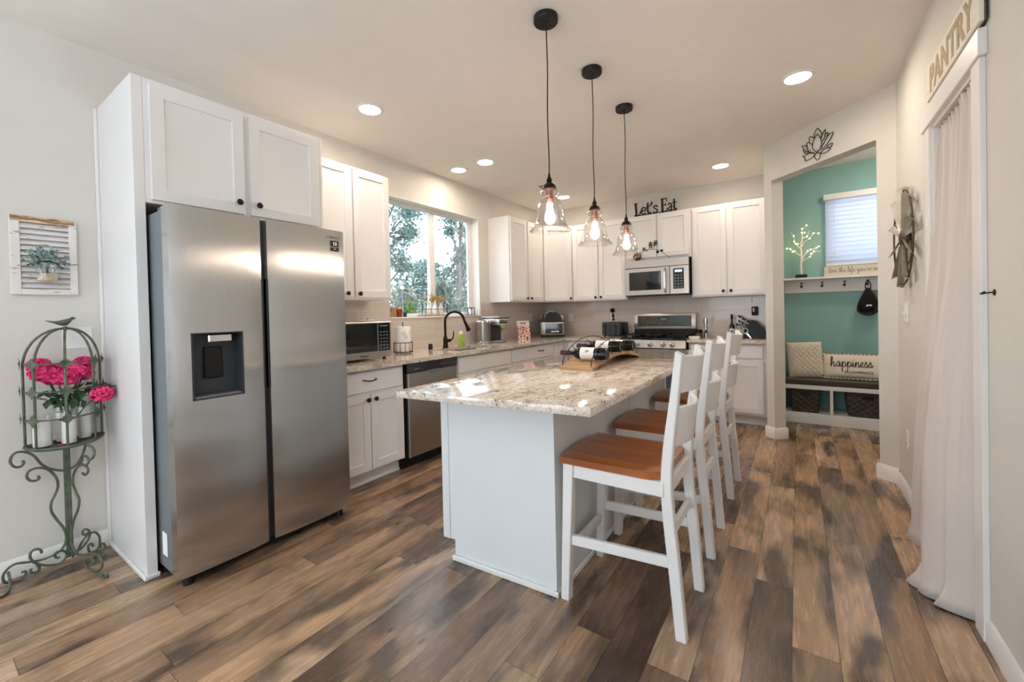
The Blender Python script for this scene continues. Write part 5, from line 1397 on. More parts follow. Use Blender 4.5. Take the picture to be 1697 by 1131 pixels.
b = ta.mb(); b.box(-0.15, -0.185, 0.03, 0.155, -0.16, 0.205, 0.008, seg=2); bs = ta.part('basket_front', b, M['steel2'])
b = ta.mb(); b.box(-0.09, -0.190, 0.045, 0.14, -0.184, 0.185, 0.004); ds_ = ta.part('window', b, M['blackgloss'], bs)
b = ta.mb()
for (x0, x1) in ((-0.015, 0.028), (0.035, 0.05), (0.058, 0.09)): b.box(x0, -0.1908, 0.066, x1, -0.190, 0.084)
ta.part('maker_marks', b, M['white'], bs)
b = ta.mb(); b.tube([(-0.15, -0.187, 0.05), (-0.15, -0.20, 0.07), (-0.15, -0.20, 0.18), (-0.15, -0.187, 0.20)], 0.008, 8, smooth=3); ta.part('handle', b, M['chrome'], bs)

# ------------------------------------------------------------------ kitchen window sill
ZS = WZ0+0.0145
b = MB()
for k in range(4): b.lathe([(0, 0), (0.036, 0), (0.037, 0.003), (0.037, 0.021), (0.036, 0.0235), (0, 0.0235)], (-0.06, 2.71, ZS+k*0.0235), 20)
single('coaster_stack', b, M['board'], 'stack of round wooden coasters at the left end of the kitchen sill', 'coasters')
tj = Thing('jar_candle', 'amber jar candle with yellow top on the left of the kitchen sill', 'candle', (-0.055, 2.782, ZS))
b = tj.mb(); b.lathe([(0, 0), (0.034, 0), (0.036, 0.004), (0.036, 0.078), (0, 0.078)], seg=24); tj.part('jar', b, mat('amber_wax_jar', '8e3f22', 0.2, vary=0.3, vscale=30))
b = tj.mb(); b.lathe([(0, 0.078), (0.0375, 0.078), (0.0375, 0.092), (0, 0.094)], seg=24); tj.part('lid', b, mat('yellow_lid', 'd7a53a', 0.4))
b = MB(); b.lathe([(0, 0), (0.017, 0), (0.020, 0.045), (0.018, 0.045), (0.016, 0.005), (0, 0.005)], (-0.055, 2.862, ZS), 18)
single('small_cup', b, mat('navy_glaze', '28324d', 0.3), 'tiny dark blue cup on the kitchen sill', 'cup')
tca = Thing('bottle_caddy', 'wire caddy on a wood base holding milk bottles on the kitchen sill', 'caddy', (-0.055, 3.28, ZS))
b = tca.mb(); b.box(-0.045, -0.205, 0, 0.045, 0.185, 0.014, 0.003); tca.part('base', b, M['board'])
b = tca.mb()
for y in (-0.155, 0.165): b.tube([(-0.03, y, 0.012), (-0.03, y, 0.135), (0.03, y, 0.135), (0.03, y, 0.012)], 0.0035, 6)
for x in (-0.03, 0.03): b.cyl((x, -0.155, 0.075), (x, 0.165, 0.075), 0.0028, seg=6)
tca.part('wire_frame', b, M['blackmetal'])
for i, (y, lab) in enumerate(((-0.09, 'white milk bottle at the left of the sill caddy'), (0.005, 'white milk bottle in the middle of the sill caddy, with dried blooms'), (0.095, 'white milk bottle at the right of the sill caddy'))):
    b = MB(); b.lathe([(0, 0), (0.026, 0), (0.028, 0.004), (0.028, 0.065), (0.020, 0.09), (0.0145, 0.105), (0.0145, 0.125), (0.0165, 0.128), (0.0165, 0.134), (0.012, 0.134), (0.012, 0.11), (0, 0.108)], (-0.055, 3.28+y, ZS+0.0145), 20)
    single('milk_bottle', b, M['ceramic'], lab, 'bottle', 'milk bottles in the sill caddy')
tdr = Thing('dried_flowers', 'dried yellow hydrangea sprigs in the milk bottles on the sill', 'flowers', (-0.055, 3.28, ZS+0.125))
rnd = random.Random(9)
hd = [(-0.02, 0.015, 0.075, 0.034), (0.01, 0.055, 0.05, 0.042), (0.0, 0.10, 0.06, 0.034), (-0.01, -0.03, 0.055, 0.030)]
b = tdr.mb()
for (x, y, z, r) in hd: b.tube([(0, 0.005 if y < 0.07 else 0.095, -0.01), (x, y, z)], 0.0018, 5)
for (y0, y1, z1) in ((-0.09, -0.135, 0.10), (-0.09, -0.07, 0.11), (0.095, 0.15, 0.09)): b.tube([(0, y0, -0.01), (0.0, (y0+y1)/2, z1*0.6), (0.0, y1, z1)], 0.0015, 5, smooth=3)
tdr.part('stems', b, M['board'])
b = tdr.mb()
for (x, y, z, r) in hd:
    for k in range(110):
        d = Vector((rnd.gauss(0, 1), rnd.gauss(0, 1), rnd.gauss(0, 1))).normalized()
        b.quadleaf(Vector((x, y, z))+d*r*rnd.uniform(.6, 1), (rnd.gauss(0, 1), rnd.gauss(0, 1), rnd.gauss(0, 1)), d, 0.014, 0.012)
for (y1, z1) in ((-0.135, 0.10), (-0.07, 0.11), (0.15, 0.09)):
    for k in range(10): b.quadleaf((rnd.gauss(0, .008), y1+rnd.gauss(0, .01), z1-rnd.uniform(0, .05)), (rnd.gauss(0, 1), rnd.gauss(0, 1), 0.5), (1, 0, 0), 0.02, 0.012)
tdr.part('blooms', b, M['hydrangea_dry'], smooth=False)
tl2 = Thing('small_lantern', 'small dark framed candle lantern on a black tray at the right of the kitchen sill', 'lantern', (-0.06, 3.90, ZS))
b = tl2.mb(); b.box(-0.045, -0.09, 0, 0.045, 0.05, 0.005, 0.001); tl2.part('tray', b, M['blackmetal'])
b = tl2.mb(); b.box(-0.024, -0.024, 0.0055, 0.024, 0.024, 0.070, 0.003); tl2.part('candle_jar', b, M['wax'])
b = tl2.mb()
for (x, y) in ((-.028, -.028), (.028, -.028), (.028, .028), (-.028, .028)): b.box(x-.003, y-.003, 0.005, x+.003, y+.003, 0.088)
b.box(-.032, -.032, 0.084, .032, .032, 0.092, 0.002); tl2.part('frame', b, M['bronze'])

# ------------------------------------------------------------------ outlets on the backsplash
def outlet(name, label, loc, rz, W_=0.07, H_=0.115, kind='duplex', cat='outlet'):
    t = Thing(name, label, cat, loc, rz)
    b = t.mb(); b.box(-W_/2, -0.006, 0, W_/2, 0, H_, 0.002); pl = t.part('plate', b, M['white'])
    if kind == 'duplex':
        for zz in (0.022, 0.064):
            b = t.mb(); b.box(-0.016, -0.0085, zz, 0.016, -0.005, zz+0.028, 0.003); t.part('socket', b, M['ceramic'], pl)
    elif kind == 'toggle':
        for x in ([-0.023, 0.023] if W_ > 0.1 else [0]):
            b = t.mb(); b.box(x-0.005, -0.016, 0.046, x+0.005, -0.005, 0.066, 0.002); t.part('toggle', b, M['ceramic'], pl)
    elif kind == 'rocker':
        b = t.mb(); b.box(-0.017, -0.009, 0.024, 0.017, -0.005, 0.09, 0.002); t.part('rocker', b, M['ceramic'], pl)
    return t
outlet('outlet_plate', 'white outlet plate on the window wall above the cookbook', (0.0082, 5.15, 1.10), R(90))
outlet('outlet_plate', 'white outlet plate on the back wall right of the air fryer', (0.43, YB-0.0082, 1.085), 0, kind='rocker')
outlet('outlet_plate', 'white outlet plate above the toaster with its plug', (1.075, YB-0.0082, 1.075), 0)

# ------------------------------------------------------------------ toaster and the things right of the range
tt = Thing('toaster', 'black and silver four-slot toaster left of the range', 'toaster', (1.155, 5.42, TC))
b = tt.wmb(); b.box(1.02, 5.30, TC+0.012, 1.30, 5.55, TC+0.19, 0.02, seg=3); tt.part('body', b, M['black'])
b = tt.wmb(); b.box(1.03, 5.293, TC+0.02, 1.265, 5.302, TC+0.185, 0.003); fp_ = tt.part('front_panel', b, M['darkgrey'])
for x in (1.075, 1.215):
    b = tt.wmb(); b.box(x-0.006, 5.287, TC+0.06, x+0.006, 5.2935, TC+0.165); b.box(x-0.02, 5.268, TC+0.135, x+0.02, 5.293, TC+0.150, 0.003); tt.part('lever', b, M['black'], fp_)
    b = tt.wmb(); b.lathe([(0.016, 0), (0.016, 0.012), (0, 0.013)], seg=16, m=T(x, 5.293, TC+0.042) @ RX(PI/2)); tt.part('dial', b, M['black'], fp_)
b = tt.wmb()
for k in range(5): b.box(1.13, 5.2915, TC+0.05+k*0.022, 1.16, 5.2935, TC+0.060+k*0.022)
tt.part('buttons', b, M['black'], fp_)
b = tt.wmb()
for x in (1.06, 1.11, 1.19, 1.24): b.box(x, 5.34, TC+0.1895, x+0.022, 5.52, TC+0.1915)
tt.part('slots', b, M['darkgrey'])
b = tt.wmb()
for (x, y) in ((1.05, 5.33), (1.27, 5.33), (1.05, 5.52), (1.27, 5.52)): b.cyl((x, y, TC), (x, y, TC+0.014), 0.012, seg=10)
tt.part('feet', b, M['black'])
tpl = Thing('power_plug', 'black plug and cord in the outlet above the toaster', 'plug', (1.08, YB-0.02, TC+0.2))
b = tpl.wmb(); b.box(1.066, YB-0.045, 1.10, 1.092, YB-0.0175, 1.128, 0.004); tpl.part('plug', b, M['black'])
b = tpl.wmb(); b.tube([(1.079, YB-0.04, 1.105), (1.079, YB-0.045, 1.07), (1.085, YB-0.035, 1.0), (1.10, YB-0.03, 0.93), (1.12, YB-0.04, TC+0.006), (1.16, YB-0.05, TC+0.005)], 0.0035, 6, smooth=4); tpl.part('cord', b, M['black'])
twk = Thing('night_light', 'round metal night light plugged above the toaster', 'night light', (1.075, YB-0.025, 1.165))
b = twk.wmb(); b.box(1.058, YB-0.03, 1.135, 1.092, YB-0.0175, 1.19, 0.004); twk.part('socket_base', b, M['blackmetal'])
b = twk.wmb(); b.ball((1.075, YB-0.045, 1.235), 0.032, 16); twk.part('globe', b, M['bronze'])
# spice mill, jar, butter dish
tg = Thing('spice_mill', 'tall silver and clear spice mill right of the range', 'grinder', (2.285, 5.35, TC))
b = tg.mb(); b.lathe([(0, 0), (0.024, 0), (0.024, 0.055), (0, 0.055)], seg=24); tg.part('base', b, M['chrome'])
b = tg.mb(); b.lathe([(0.021, 0.055), (0.021, 0.10), (0.018, 0.10), (0.018, 0.055)], seg=24, cap=False); tg.part('glass_body', b, M['glass'])
b = tg.mb(); b.lathe([(0, 0.055), (0.017, 0.055), (0.017, 0.088), (0, 0.09)], seg=16); tg.part('peppercorns', b, mat('peppercorns', '4a3a32', 0.7, vary=0.6, vscale=200))
b = tg.mb(); b.lathe([(0, 0.10), (0.023, 0.10), (0.023, 0.125), (0.017, 0.128), (0.017, 0.160), (0.024, 0.163), (0.024, 0.232), (0, 0.236)], seg=24); tg.part('top', b, M['chrome'])
tjr = Thing('spice_jar', 'squat jar with black lid beside the spice mill', 'jar', (2.195, 5.42, TC))
b = tjr.mb(); b.lathe([(0, 0), (0.034, 0), (0.038, 0.01), (0.038, 0.052), (0, 0.054)], seg=24); tjr.part('body', b, mat('brown_spice_fill', '7a573a', 0.3, vary=0.2))
b = tjr.mb(); b.lathe([(0, 0.053), (0.040, 0.053), (0.041, 0.085), (0.034, 0.092), (0, 0.092)], seg=24); tjr.part('lid', b, M['black'])
b = MB(); b.prism([(2.205+0.060*math.cos(a), 5.10+0.026*math.sin(a)) for a in [2*PI*k/28 for k in range(28)]], TC, TC+0.034, bev=0.009, seg=2)
single('spoon_rest', b, M['ceramic'], 'white oval ceramic dish at the counter edge right of the range', 'dish')
to = Thing('oil_bottle', 'slim dark oil bottle with white label near the knife block', 'bottle', (2.545, 5.45, TC))
b = to.mb(); b.lathe([(0, 0), (0.026, 0), (0.028, 0.004), (0.028, 0.125), (0.022, 0.145), (0.012, 0.165), (0.011, 0.235), (0, 0.236)], seg=24); to.part('glass_body', b, M['bottleglass'])
b = to.mb(); b.lathe([(0.0125, 0.215), (0.0135, 0.218), (0.0135, 0.268), (0, 0.270)], seg=16, cap=False); to.part('cap', b, M['black'])
b = to.mb(); b.rings([[(0.0284*math.cos(a), 0.0284*math.sin(a), z) for z in (0.045, 0.105)] for a in [R(-150+120*k/14) for k in range(15)]], False, False); lb = to.part('label', b, M['paper'])
b = to.mb(); b.rings([[(0.0287*math.cos(a), 0.0287*math.sin(a), z) for z in (0.06, 0.085)] for a in [R(-105+30*k/6) for k in range(7)]], False, False); to.part('label_print', b, M['foil'], lb)
b = MB(); b.lathe([(0, 0), (0.026, 0), (0.032, 0.03), (0.032, 0.055), (0.029, 0.055), (0.026, 0.03), (0.02, 0.006), (0, 0.005)], (2.615, 5.42, TC), 20)
single('dark_bowl', b, M['blackmetal'], 'small dark pot between the oil bottle and the knife block', 'pot')
tkb = Thing('knife_block', 'black slanted knife block at the right end of the counter', 'knife block', (2.76, 5.42, TC))
b = tkb.wmb()
poly = [(2.665, TC), (2.885, TC), (2.885, TC+0.06), (2.80, TC+0.185), (2.745, TC+0.205), (2.672, TC+0.085)]
b.rings([[(x, 5.36, z) for x, z in poly], [(x, 5.49, z) for x, z in poly]]); tkb.part('block', b, M['black'])
dirv = Vector((-0.82, 0, 0.57)).normalized()
kn = []
for i, (s, y) in enumerate(((0.12, 5.385), (0.12, 5.42), (0.12, 5.46), (0.42, 5.385), (0.42, 5.42), (0.42, 5.46), (0.75, 5.40), (0.75, 5.45))):
    p = Vector((2.672+(2.745-2.672)*s, y, TC+0.085+(0.205-0.085)*s))
    L = 0.085 + 0.02*(i % 3 == 0) + (0.03 if s > 0.6 else 0)
    t = Thing('knife', ('black-handled knife in the lowest row of the knife block', 'black-handled knife in the middle row of the knife block', 'black-handled knife in the top row of the knife block')[0 if s < .2 else 1 if s < .5 else 2], 'knife', tuple(p), 0, ('knives in the lowest row of the block', 'knives in the middle row of the block', 'knives in the top row of the block')[0 if s < .2 else 1 if s < .5 else 2])
    b = t.wmb(); bar(b, p-dirv*0.004, p+dirv*L, 0.02, 0.026); hnd = t.part('handle', b, M['black'])
    b = t.wmb()
    for f_ in (0.3, 0.7): b.cyl(p+dirv*L*f_+Vector((0, -0.0108, 0)), p+dirv*L*f_+Vector((0, -0.0095, 0)), 0.003, seg=8)
    t.part('rivets', b, M['chrome'], hnd)
tsc = Thing('scissors', 'kitchen scissors with pale green handles hanging on the knife block', 'scissors', (2.675, 5.345, TC+0.05))
b = tsc.wmb()
for (cx, cz) in ((2.645, 0.105), (2.69, 0.082)): b.tube([(cx+0.024*math.cos(a), 5.345, TC+cz+0.030*math.sin(a)) for a in [2*PI*k/14 for k in range(14)]], 0.0055, 8, closed=True)
tsc.part('handles', b, mat('pale_green_plastic', '9fbcae', 0.4))
b = tsc.wmb(); b.hull([(2.688, 5.348, TC+0.06), (2.705, 5.348, TC+0.07), (2.705, 5.352, TC+0.07), (2.688, 5.352, TC+0.06), (2.74, 5.348, TC+0.0), (2.746, 5.348, TC+0.004), (2.746, 5.352, TC+0.004), (2.74, 5.352, TC+0.0)]); tsc.part('blades', b, M['chrome'])
tpw = Thing('wall_charger', 'black plug-in charger on the backsplash above the knife block', 'charger', (2.765, YB-0.03, 1.14))
b = tpw.wmb(); b.box(2.733, YB-0.04, 1.142, 2.80, YB-0.0085, 1.245, 0.008, seg=2); bx = tpw.part('case', b, M['black'])
b = tpw.wmb(); b.box(2.745, YB-0.0425, 1.185, 2.765, YB-0.0395, 1.228, 0.002); tpw.part('panel', b, M['copper'], bx)
twh = Thing('wall_hook', 'small white adhesive hook under the right wall cabinet', 'hook', (2.738, YB-0.01, 1.28))
b = twh.wmb(); b.box(2.730, YB-0.013, 1.30, 2.746, YB-0.0085, 1.352, 0.003); b.tube([(2.738, YB-0.012, 1.315), (2.738, YB-0.028, 1.300), (2.738, YB-0.035, 1.308)], 0.003, 6, smooth=3); twh.part('hook', b, M['white'])

# ------------------------------------------------------------------ sign and ornament over the range
tle = Thing('word_sign', 'black cut-out Let\'s Eat word sign on top of the cabinet above the range', 'sign', (1.74, 5.298, ZT+0.001))
b = tle.wmb(); b.box(1.487, 5.292, ZT+0.001, 1.992, 5.304, ZT+0.010); tle.part('base_bar', b, M['ink'])
b = tle.wmb()
mm = T(0, 5.298, ZT+0.006)
def L_(pts, w=0.022): b.stroke(pts, w, 0.012, mm, smooth=0, y=0.006)
def C_(pts, w=0.019): b.stroke(pts, w, 0.012, mm, smooth=6, y=0.006)
# L
L_([(1.515, 0.0), (1.505, 0.15)], 0.026); L_([(1.490, 0.152), (1.525, 0.150)], 0.010); L_([(1.490, 0.005), (1.560, 0.005)], 0.012); L_([(1.553, 0.0), (1.563, 0.045)], 0.013)
# e
C_([(1.582, 0.048), (1.625, 0.056), (1.625, 0.078), (1.603, 0.092), (1.580, 0.070), (1.578, 0.030), (1.600, 0.006), (1.628, 0.018)], 0.016)
# t
C_([(1.655, 0.135), (1.656, 0.04), (1.668, 0.008), (1.688, 0.016)], 0.021); L_([(1.635, 0.092), (1.685, 0.096)], 0.010)
# apostrophe
C_([(1.702, 0.142), (1.705, 0.125), (1.690, 0.108)], 0.017)
# s
C_([(1.772, 0.075), (1.758, 0.092), (1.733, 0.085), (1.735, 0.065), (1.768, 0.040), (1.768, 0.016), (1.745, 0.004), (1.722, 0.020)], 0.016)
# E
L_([(1.832, 0.0), (1.830, 0.158)], 0.026); L_([(1.815, 0.158), (1.880, 0.158)], 0.010); L_([(1.877, 0.158), (1.880, 0.125)], 0.010); L_([(1.838, 0.085), (1.870, 0.085)], 0.010); L_([(1.868, 0.10), (1.868, 0.07)], 0.009); L_([(1.815, 0.005), (1.882, 0.005)], 0.012); L_([(1.878, 0.0), (1.886, 0.038)], 0.011)
# a
C_([(1.900, 0.078), (1.912, 0.092), (1.932, 0.085), (1.938, 0.06), (1.938, 0.02), (1.946, 0.004)], 0.016); C_([(1.936, 0.055), (1.910, 0.046), (1.902, 0.024), (1.915, 0.006), (1.935, 0.018)], 0.014)
# t
C_([(1.968, 0.135), (1.969, 0.04), (1.978, 0.008), (1.994, 0.014)], 0.020); L_([(1.948, 0.092), (1.996, 0.096)], 0.010)
tle.part('letters', b, M['ink'])
ZM = 1.847
tor = Thing('twig_ornament', 'wire twig ornament with a woven ball, leaves and berries on the over-range microwave', 'ornament', (1.65, 5.225, ZM))
b = tor.wmb()
for k in range(9):
    n = Vector((random.Random(k).gauss(0, 1), random.Random(k+50).gauss(0, 1), random.Random(k+90).gauss(0, 1))).normalized(); a_ = n.orthogonal().normalized(); c_ = n.cross(a_)
    b.tube([Vector((1.535, 5.225, ZM+0.05))+(a_*math.cos(q)+c_*math.sin(q))*0.046 for q in [2*PI*j/18 for j in range(18)]], 0.004, 5, closed=True)
tor.part('woven_ball', b, M['copper'])
b = tor.wmb()
b.tube([(1.57, 5.225, ZM+0.05), (1.60, 5.225, ZM+0.10), (1.66, 5.222, ZM+0.125), (1.75, 5.222, ZM+0.12), (1.82, 5.224, ZM+0.09), (1.88, 5.226, ZM+0.04), (1.93, 5.228, ZM+0.004)], 0.0028, 6, smooth=5)
b.tube([(1.68, 5.222, ZM+0.125), (1.70, 5.222, ZM+0.19)], 0.002, 5); b.tube([(1.73, 5.222, ZM+0.12), (1.755, 5.222, ZM+0.20)], 0.002, 5)
tor.part('wire_stem', b, M['blackmetal'])
b = tor.wmb()
for (x, z) in ((1.70, 0.165), (1.70, 0.195), (1.755, 0.185), (1.76, 0.205), (1.62, 0.135)):
    for k in range(5):
        a_ = k*1.256+x*9; b.quadleaf((x, 5.222, ZM+z), (math.cos(a_), 0.3, math.sin(a_)), (0, -1, 0), 0.035, 0.017)
tor.part('metal_leaves', b, M['bronze'])
b = tor.wmb()
for (x, z) in ((1.785, 0.085), (1.835, 0.095), (1.655, 0.11)): b.ball((x, 5.215, ZM+z), 0.017 if x > 1.7 else 0.009, 12)
tor.part('berries', b, M['bronze'])

# ------------------------------------------------------------------ mudroom
tbn = Thing('storage_bench', 'white built-in mudroom bench with open cubbies under the hook shelf', 'bench', (3.9, 5.56, 0))
BX0, BX1, BYF, BYB = 3.05, 4.86, 5.385, 5.748
b = tbn.wmb(); b.box(BX0, BYF, 0, BX1, BYF+0.02, 0.088, 0.002); tbn.part('plinth', b, M['trim'])
b = tbn.wmb(); b.box(BX0, BYF+0.002, 0.088, BX1, BYB, 0.106, 0.002); tbn.part('bottom_shelf', b, M['trim'])
b = tbn.wmb(); b.box(BX0, BYF, 0.362, BX1, BYB, 0.404, 0.002); tbn.part('top_board', b, M['trim'])
for x in (3.448, 3.96, 4.46):
    b = tbn.wmb(); b.box(x-0.013, BYF+0.001, 0.106, x+0.013, BYB, 0.362, 0.001); tbn.part('divider', b, M['trim'])
b = tbn.wmb(); b.box(BX0+0.002, BYF+0.002, 0.405, BX1, BYB, 0.462, 0.012, seg=3); tbn.part('seat_pad', b, M['benchpad'])

def basket(x0, x1, lab, content):
    t = Thing('basket', lab, 'basket', ((x0+x1)/2, 5.55, 0.1065), 0, 'wicker baskets in the bench')
    b = t.wmb()
    y0, y1, z0, z1 = 5.42, 5.68, 0.107, 0.345
    def loop(s, z, dz=0):
        out = []
        r = 0.03
        X0, X1, Y0_, Y1_ = x0+s, x1-s, y0+s, y1-s
        for (cx, cy, a0) in ((X1-r, Y1_-r, 0), (X0+r, Y1_-r, 90), (X0+r, Y0_+r, 180), (X1-r, Y0_+r, 270)):
            for k in range(5):
                a = R(a0+90*k/4); out.append((cx+r*math.cos(a), cy+r*math.sin(a), z + dz*abs((cx+r*math.cos(a)-(x0+x1)/2)/(x1-x0)*2)**2))
        return out
    b.rings([loop(0.022, z0), loop(0.012, z0+0.08), loop(0.0, z1, 0.02), loop(0.002, z1+0.008, 0.02), loop(0.014, z1+0.006, 0.02), loop(0.026, z0+0.08), loop(0.034, z0+0.012)], True, True)
    t.part('woven_body', b, M['basket'])
    b = t.wmb(); b.tube([(p[0], p[1], p[2]+0.004) for p in loop(0.006, z1, 0.02)], 0.009, 8, closed=True); t.part('rim', b, M['basket'])
    b = t.wmb(); xm = (x0+x1)/2; b.box(xm-0.045, y0-0.002, z1-0.055, xm+0.045, y0+0.006, z1-0.022, 0.006); t.part('handle_hole', b, M['black'])
    return t
basket(3.092, 3.362, 'dark wicker basket in the left cubby of the bench', 0)
basket(3.565, 3.900, 'dark wicker basket with a grey ball in the middle cubby of the bench', 1)
tsf = Thing('crumpled_cloth', 'dark crumpled cloth on top of the left bench basket', 'cloth', (3.23, 5.54, 0.29))
b = tsf.mb(); rnd = random.Random(21)
for k in range(5):
    b.tube([(rnd.uniform(-.085, .085), rnd.uniform(-.08, .05), 0.02+0.045*math.sin(j*1.3+k)+0.03) for j in range(7)], 0.018, 8, smooth=4)
tsf.part('folds', b, M['hat'])
b = MB(); b.ball((3.70, 5.53, 0.31), 0.062, 24)
bm_t = b
single('yarn_ball', b, m_fabric('grey_yarn', '8d8580', 160, 0.8, 0.4), 'grey fuzzy ball resting in the middle bench basket', 'ball')

def pillow_fn(w_, h_, t_, px=4.0):
    def f(u, v, s):
        a, c = 2*u-1, 2*v-1
        e = (1-abs(a)**px)*(1-abs(c)**px)
        pinch = 1-0.05*(1-abs(c)**2)*abs(a)**6
        pz = 1-0.05*(1-abs(a)**2)*abs(c)**6
        return (a*w_/2*pz*1.0, s*t_/2*max(0, e)**0.45, c*h_/2*pinch)
    return f
def pillow(b, m, w_, h_, t_, n=26, bumpf=None):
    f = pillow_fn(w_, h_, t_)
    for s in (1, -1):
        def g(u, v):
            p = f(u, v, s)
            if bumpf: p = (p[0], p[1]+s*bumpf(u, v), p[2])
            return m @ Vector(p)
        b.grid(g, n, n)
    bmesh.ops.remove_doubles(b.bm, verts=b.bm.verts, dist=0.0004)
tp1 = Thing('pillow', 'cream diamond-quilted square pillow on the left of the mudroom bench', 'pillow', (3.232, 5.56, 0.464))
mp = T(0, -0.005, 0.190) @ RZ(R(4)) @ RX(R(-14)) @ RY(R(-3))
b = tp1.mb()
def quilt(u, v):
    a = math.sin((u+v)*PI*6.5); c = math.sin((u-v)*PI*6.5)
    e = min(1, 6*min(u, 1-u, v, 1-v))
    return 0.013*e*(1-(1-abs(a))**4)*(1-(1-abs(c))**4)
pillow(b, mp, 0.315, 0.385, 0.14, 70, quilt); tp1.part('cover', b, M['quilt'])
tp2 = Thing('pillow', 'long canvas pillow lettered happiness is homemade on the mudroom bench', 'pillow', (3.64, 5.52, 0.463))
mp = T(0, 0.0, 0.142) @ RX(R(-16))
b = tp2.mb(); pillow(b, mp, 0.50, 0.235, 0.11, 34); pc = tp2.part('cover', b, M['canvas'])
def m_plaid():
    t = NT('plaid_ruffle'); o = t.obj(); sp = t.add('ShaderNodeSeparateXYZ'); t.link(o, sp.inputs[0])
    a = t.math('GREATER_THAN', t.math('SINE', t.math('MULTIPLY', sp.outputs['X'], 190.0)), 0.0)
    c = t.math('GREATER_THAN', t.math('SINE', t.math('MULTIPLY', sp.outputs['Z'], 190.0)), 0.0)
    t.link(t.ramp(t.math('MULTIPLY', t.math('ADD', a, c), 0.5), [(0.0, 'ddd3c3'), (0.5, 'b3a48f'), (1.0, '75675a')]), t.b.inputs['Base Color'])
    t.b.inputs['Roughness'].default_value = 0.9
    return t.m
b = tp2.mb(); rr = []
for k in range(120):
    q = k/120
    per = [(-.25, -.1175), (.25, -.1175), (.25, .1175), (-.25, .1175)]
    L = [0.5, 0.235, 0.5, 0.235]; d = q*sum(L); i = 0
    while d > L[i]: d -= L[i]; i += 1
    p = Vector((*per[i], 0)).lerp(Vector((*per[(i+1) % 4], 0)), d/L[i]); c = Vector((p.x, p.y, 0))
    out = Vector((p.x/0.25, p.y/0.1175, 0)); out = Vector((out.x if abs(out.x) > .97 else 0, out.y if abs(out.y) > .97 else 0, 0)).normalized()
    wv = 0.006*math.sin(k*1.9)
    rr.append([mp @ Vector((p.x-out.x*0.012, 0.004, p.y-out.y*0.012)), mp @ Vector((p.x+out.x*0.018, wv+0.002, p.y+out.y*0.018)), mp @ Vector((p.x+out.x*0.018, wv-0.002, p.y+out.y*0.018)), mp @ Vector((p.x-out.x*0.012, -0.004, p.y-out.y*0.012))])
b.rings(rr, True, False, True); tp2.part('plaid_ruffle', b, m_plaid(), smooth=False)
b = tp2.mb()
fpil = pillow_fn(0.50, 0.235, 0.11)
script_text(b, 'happiness', -0.195, -0.012, 0.050, 0.0070, 0.003, sx=0.90)
# lay the letters on the curved face
def drape(b):
    for v in b.bm.verts:
        u, w_ = v.co.x/0.50+0.5, v.co.z/0.235+0.5
        u = min(.99, max(.01, u)); w_ = min(.99, max(.01, w_))
        y = fpil(u, w_, -1)[1]
        v.co = mp @ Vector((v.co.x, y-0.0015+v.co.y, v.co.z))
drape(b); tp2.part('script_lettering', b, M['ink'], pc)
b = tp2.mb(); b.text('IS HOMEMADE', 0.034, 0.001, T(0.030, -0.002, -0.078), 0.0, space=1.05); drape(b); tp2.part('block_lettering', b, M['ink'], pc)
tdk = Thing('bolster_cushion', 'dark charcoal cushion standing between the two bench pillows', 'cushion', (3.395, 5.665, 0.464))
b = tdk.mb(); pillow(b, T(0, 0, 0.095) @ RX(R(-5)), 0.20, 0.19, 0.06, 18); tdk.part('cover', b, M['benchpad'])

ths = Thing('hook_shelf', 'white wall shelf with a hook rail in the teal mudroom', 'shelf', (3.9, 5.72, 1.38))
b = ths.wmb(); b.box(BX0, 5.73, 1.383, BX1, 5.749, 1.523, 0.002); ths.part('rail_board', b, M['trim'])
b = ths.wmb(); b.box(BX0, 5.60, 1.523, BX1, 5.749, 1.546, 0.003); ths.part('shelf_board', b, M['trim'])
for x in (3.209, 3.393, 3.584, 3.771, 3.958, 4.145):
    b = ths.wmb(); b.lathe([(0.013, 0), (0.013, 0.003), (0, 0.004)], seg=14, m=T(x, 5.73, 1.455) @ RX(PI/2))
    b.tube([(x, 5.728, 1.462), (x, 5.705, 1.462), (x, 5.675, 1.470), (x, 5.665, 1.486)], 0.0045, 8, smooth=3); b.lathe([(0, 0), (0.010, 0.001), (0.013, 0.006), (0.009, 0.010), (0, 0.011)], (x, 5.665, 1.484), 12)
    b.tube([(x, 5.728, 1.450), (x, 5.708, 1.438), (x, 5.694, 1.440), (x, 5.690, 1.450)], 0.004, 8, smooth=3)
    ths.part('hook', b, M['bronze'])
# cap on the fourth hook
tcp = Thing('cap', 'black baseball cap hanging on the rightmost visible hook', 'hat', (3.768, 5.66, 1.14))
b = tcp.wmb(); rr = []
for k, (z, xc, hw, dp) in enumerate(((1.150, 3.757, .020, .012), (1.158, 3.757, .055, .028), (1.18, 3.760, .076, .042), (1.215, 3.766, .086, .052), (1.26, 3.772, .082, .055), (1.305, 3.773, .066, .050), (1.345, 3.772, .047, .040), (1.385, 3.769, .027, .024), (1.41, 3.768, .012, .010))):
    rr.append([(xc+hw*math.cos(q), 5.668+dp*math.sin(q), z) for q in [2*PI*j/24 for j in range(24)]])
b.rings(rr); cr = tcp.part('crown', b, M['hat'])
b = tcp.wmb(); rr = []
for k in range(15):
    a = R(195+150*k/14); rr.append([(3.760+.080*math.cos(a), 5.640+0.05*math.sin(a)*0.5, 1.205+.055*math.sin(a)), (3.760+.094*math.cos(a), 5.608+0.05*math.sin(a)*0.5, 1.205+.076*math.sin(a)), (3.760+.093*math.cos(a), 5.612+0.05*math.sin(a)*0.5, 1.203+.078*math.sin(a)), (3.760+.079*math.cos(a), 5.646+0.05*math.sin(a)*0.5, 1.203+.056*math.sin(a))])
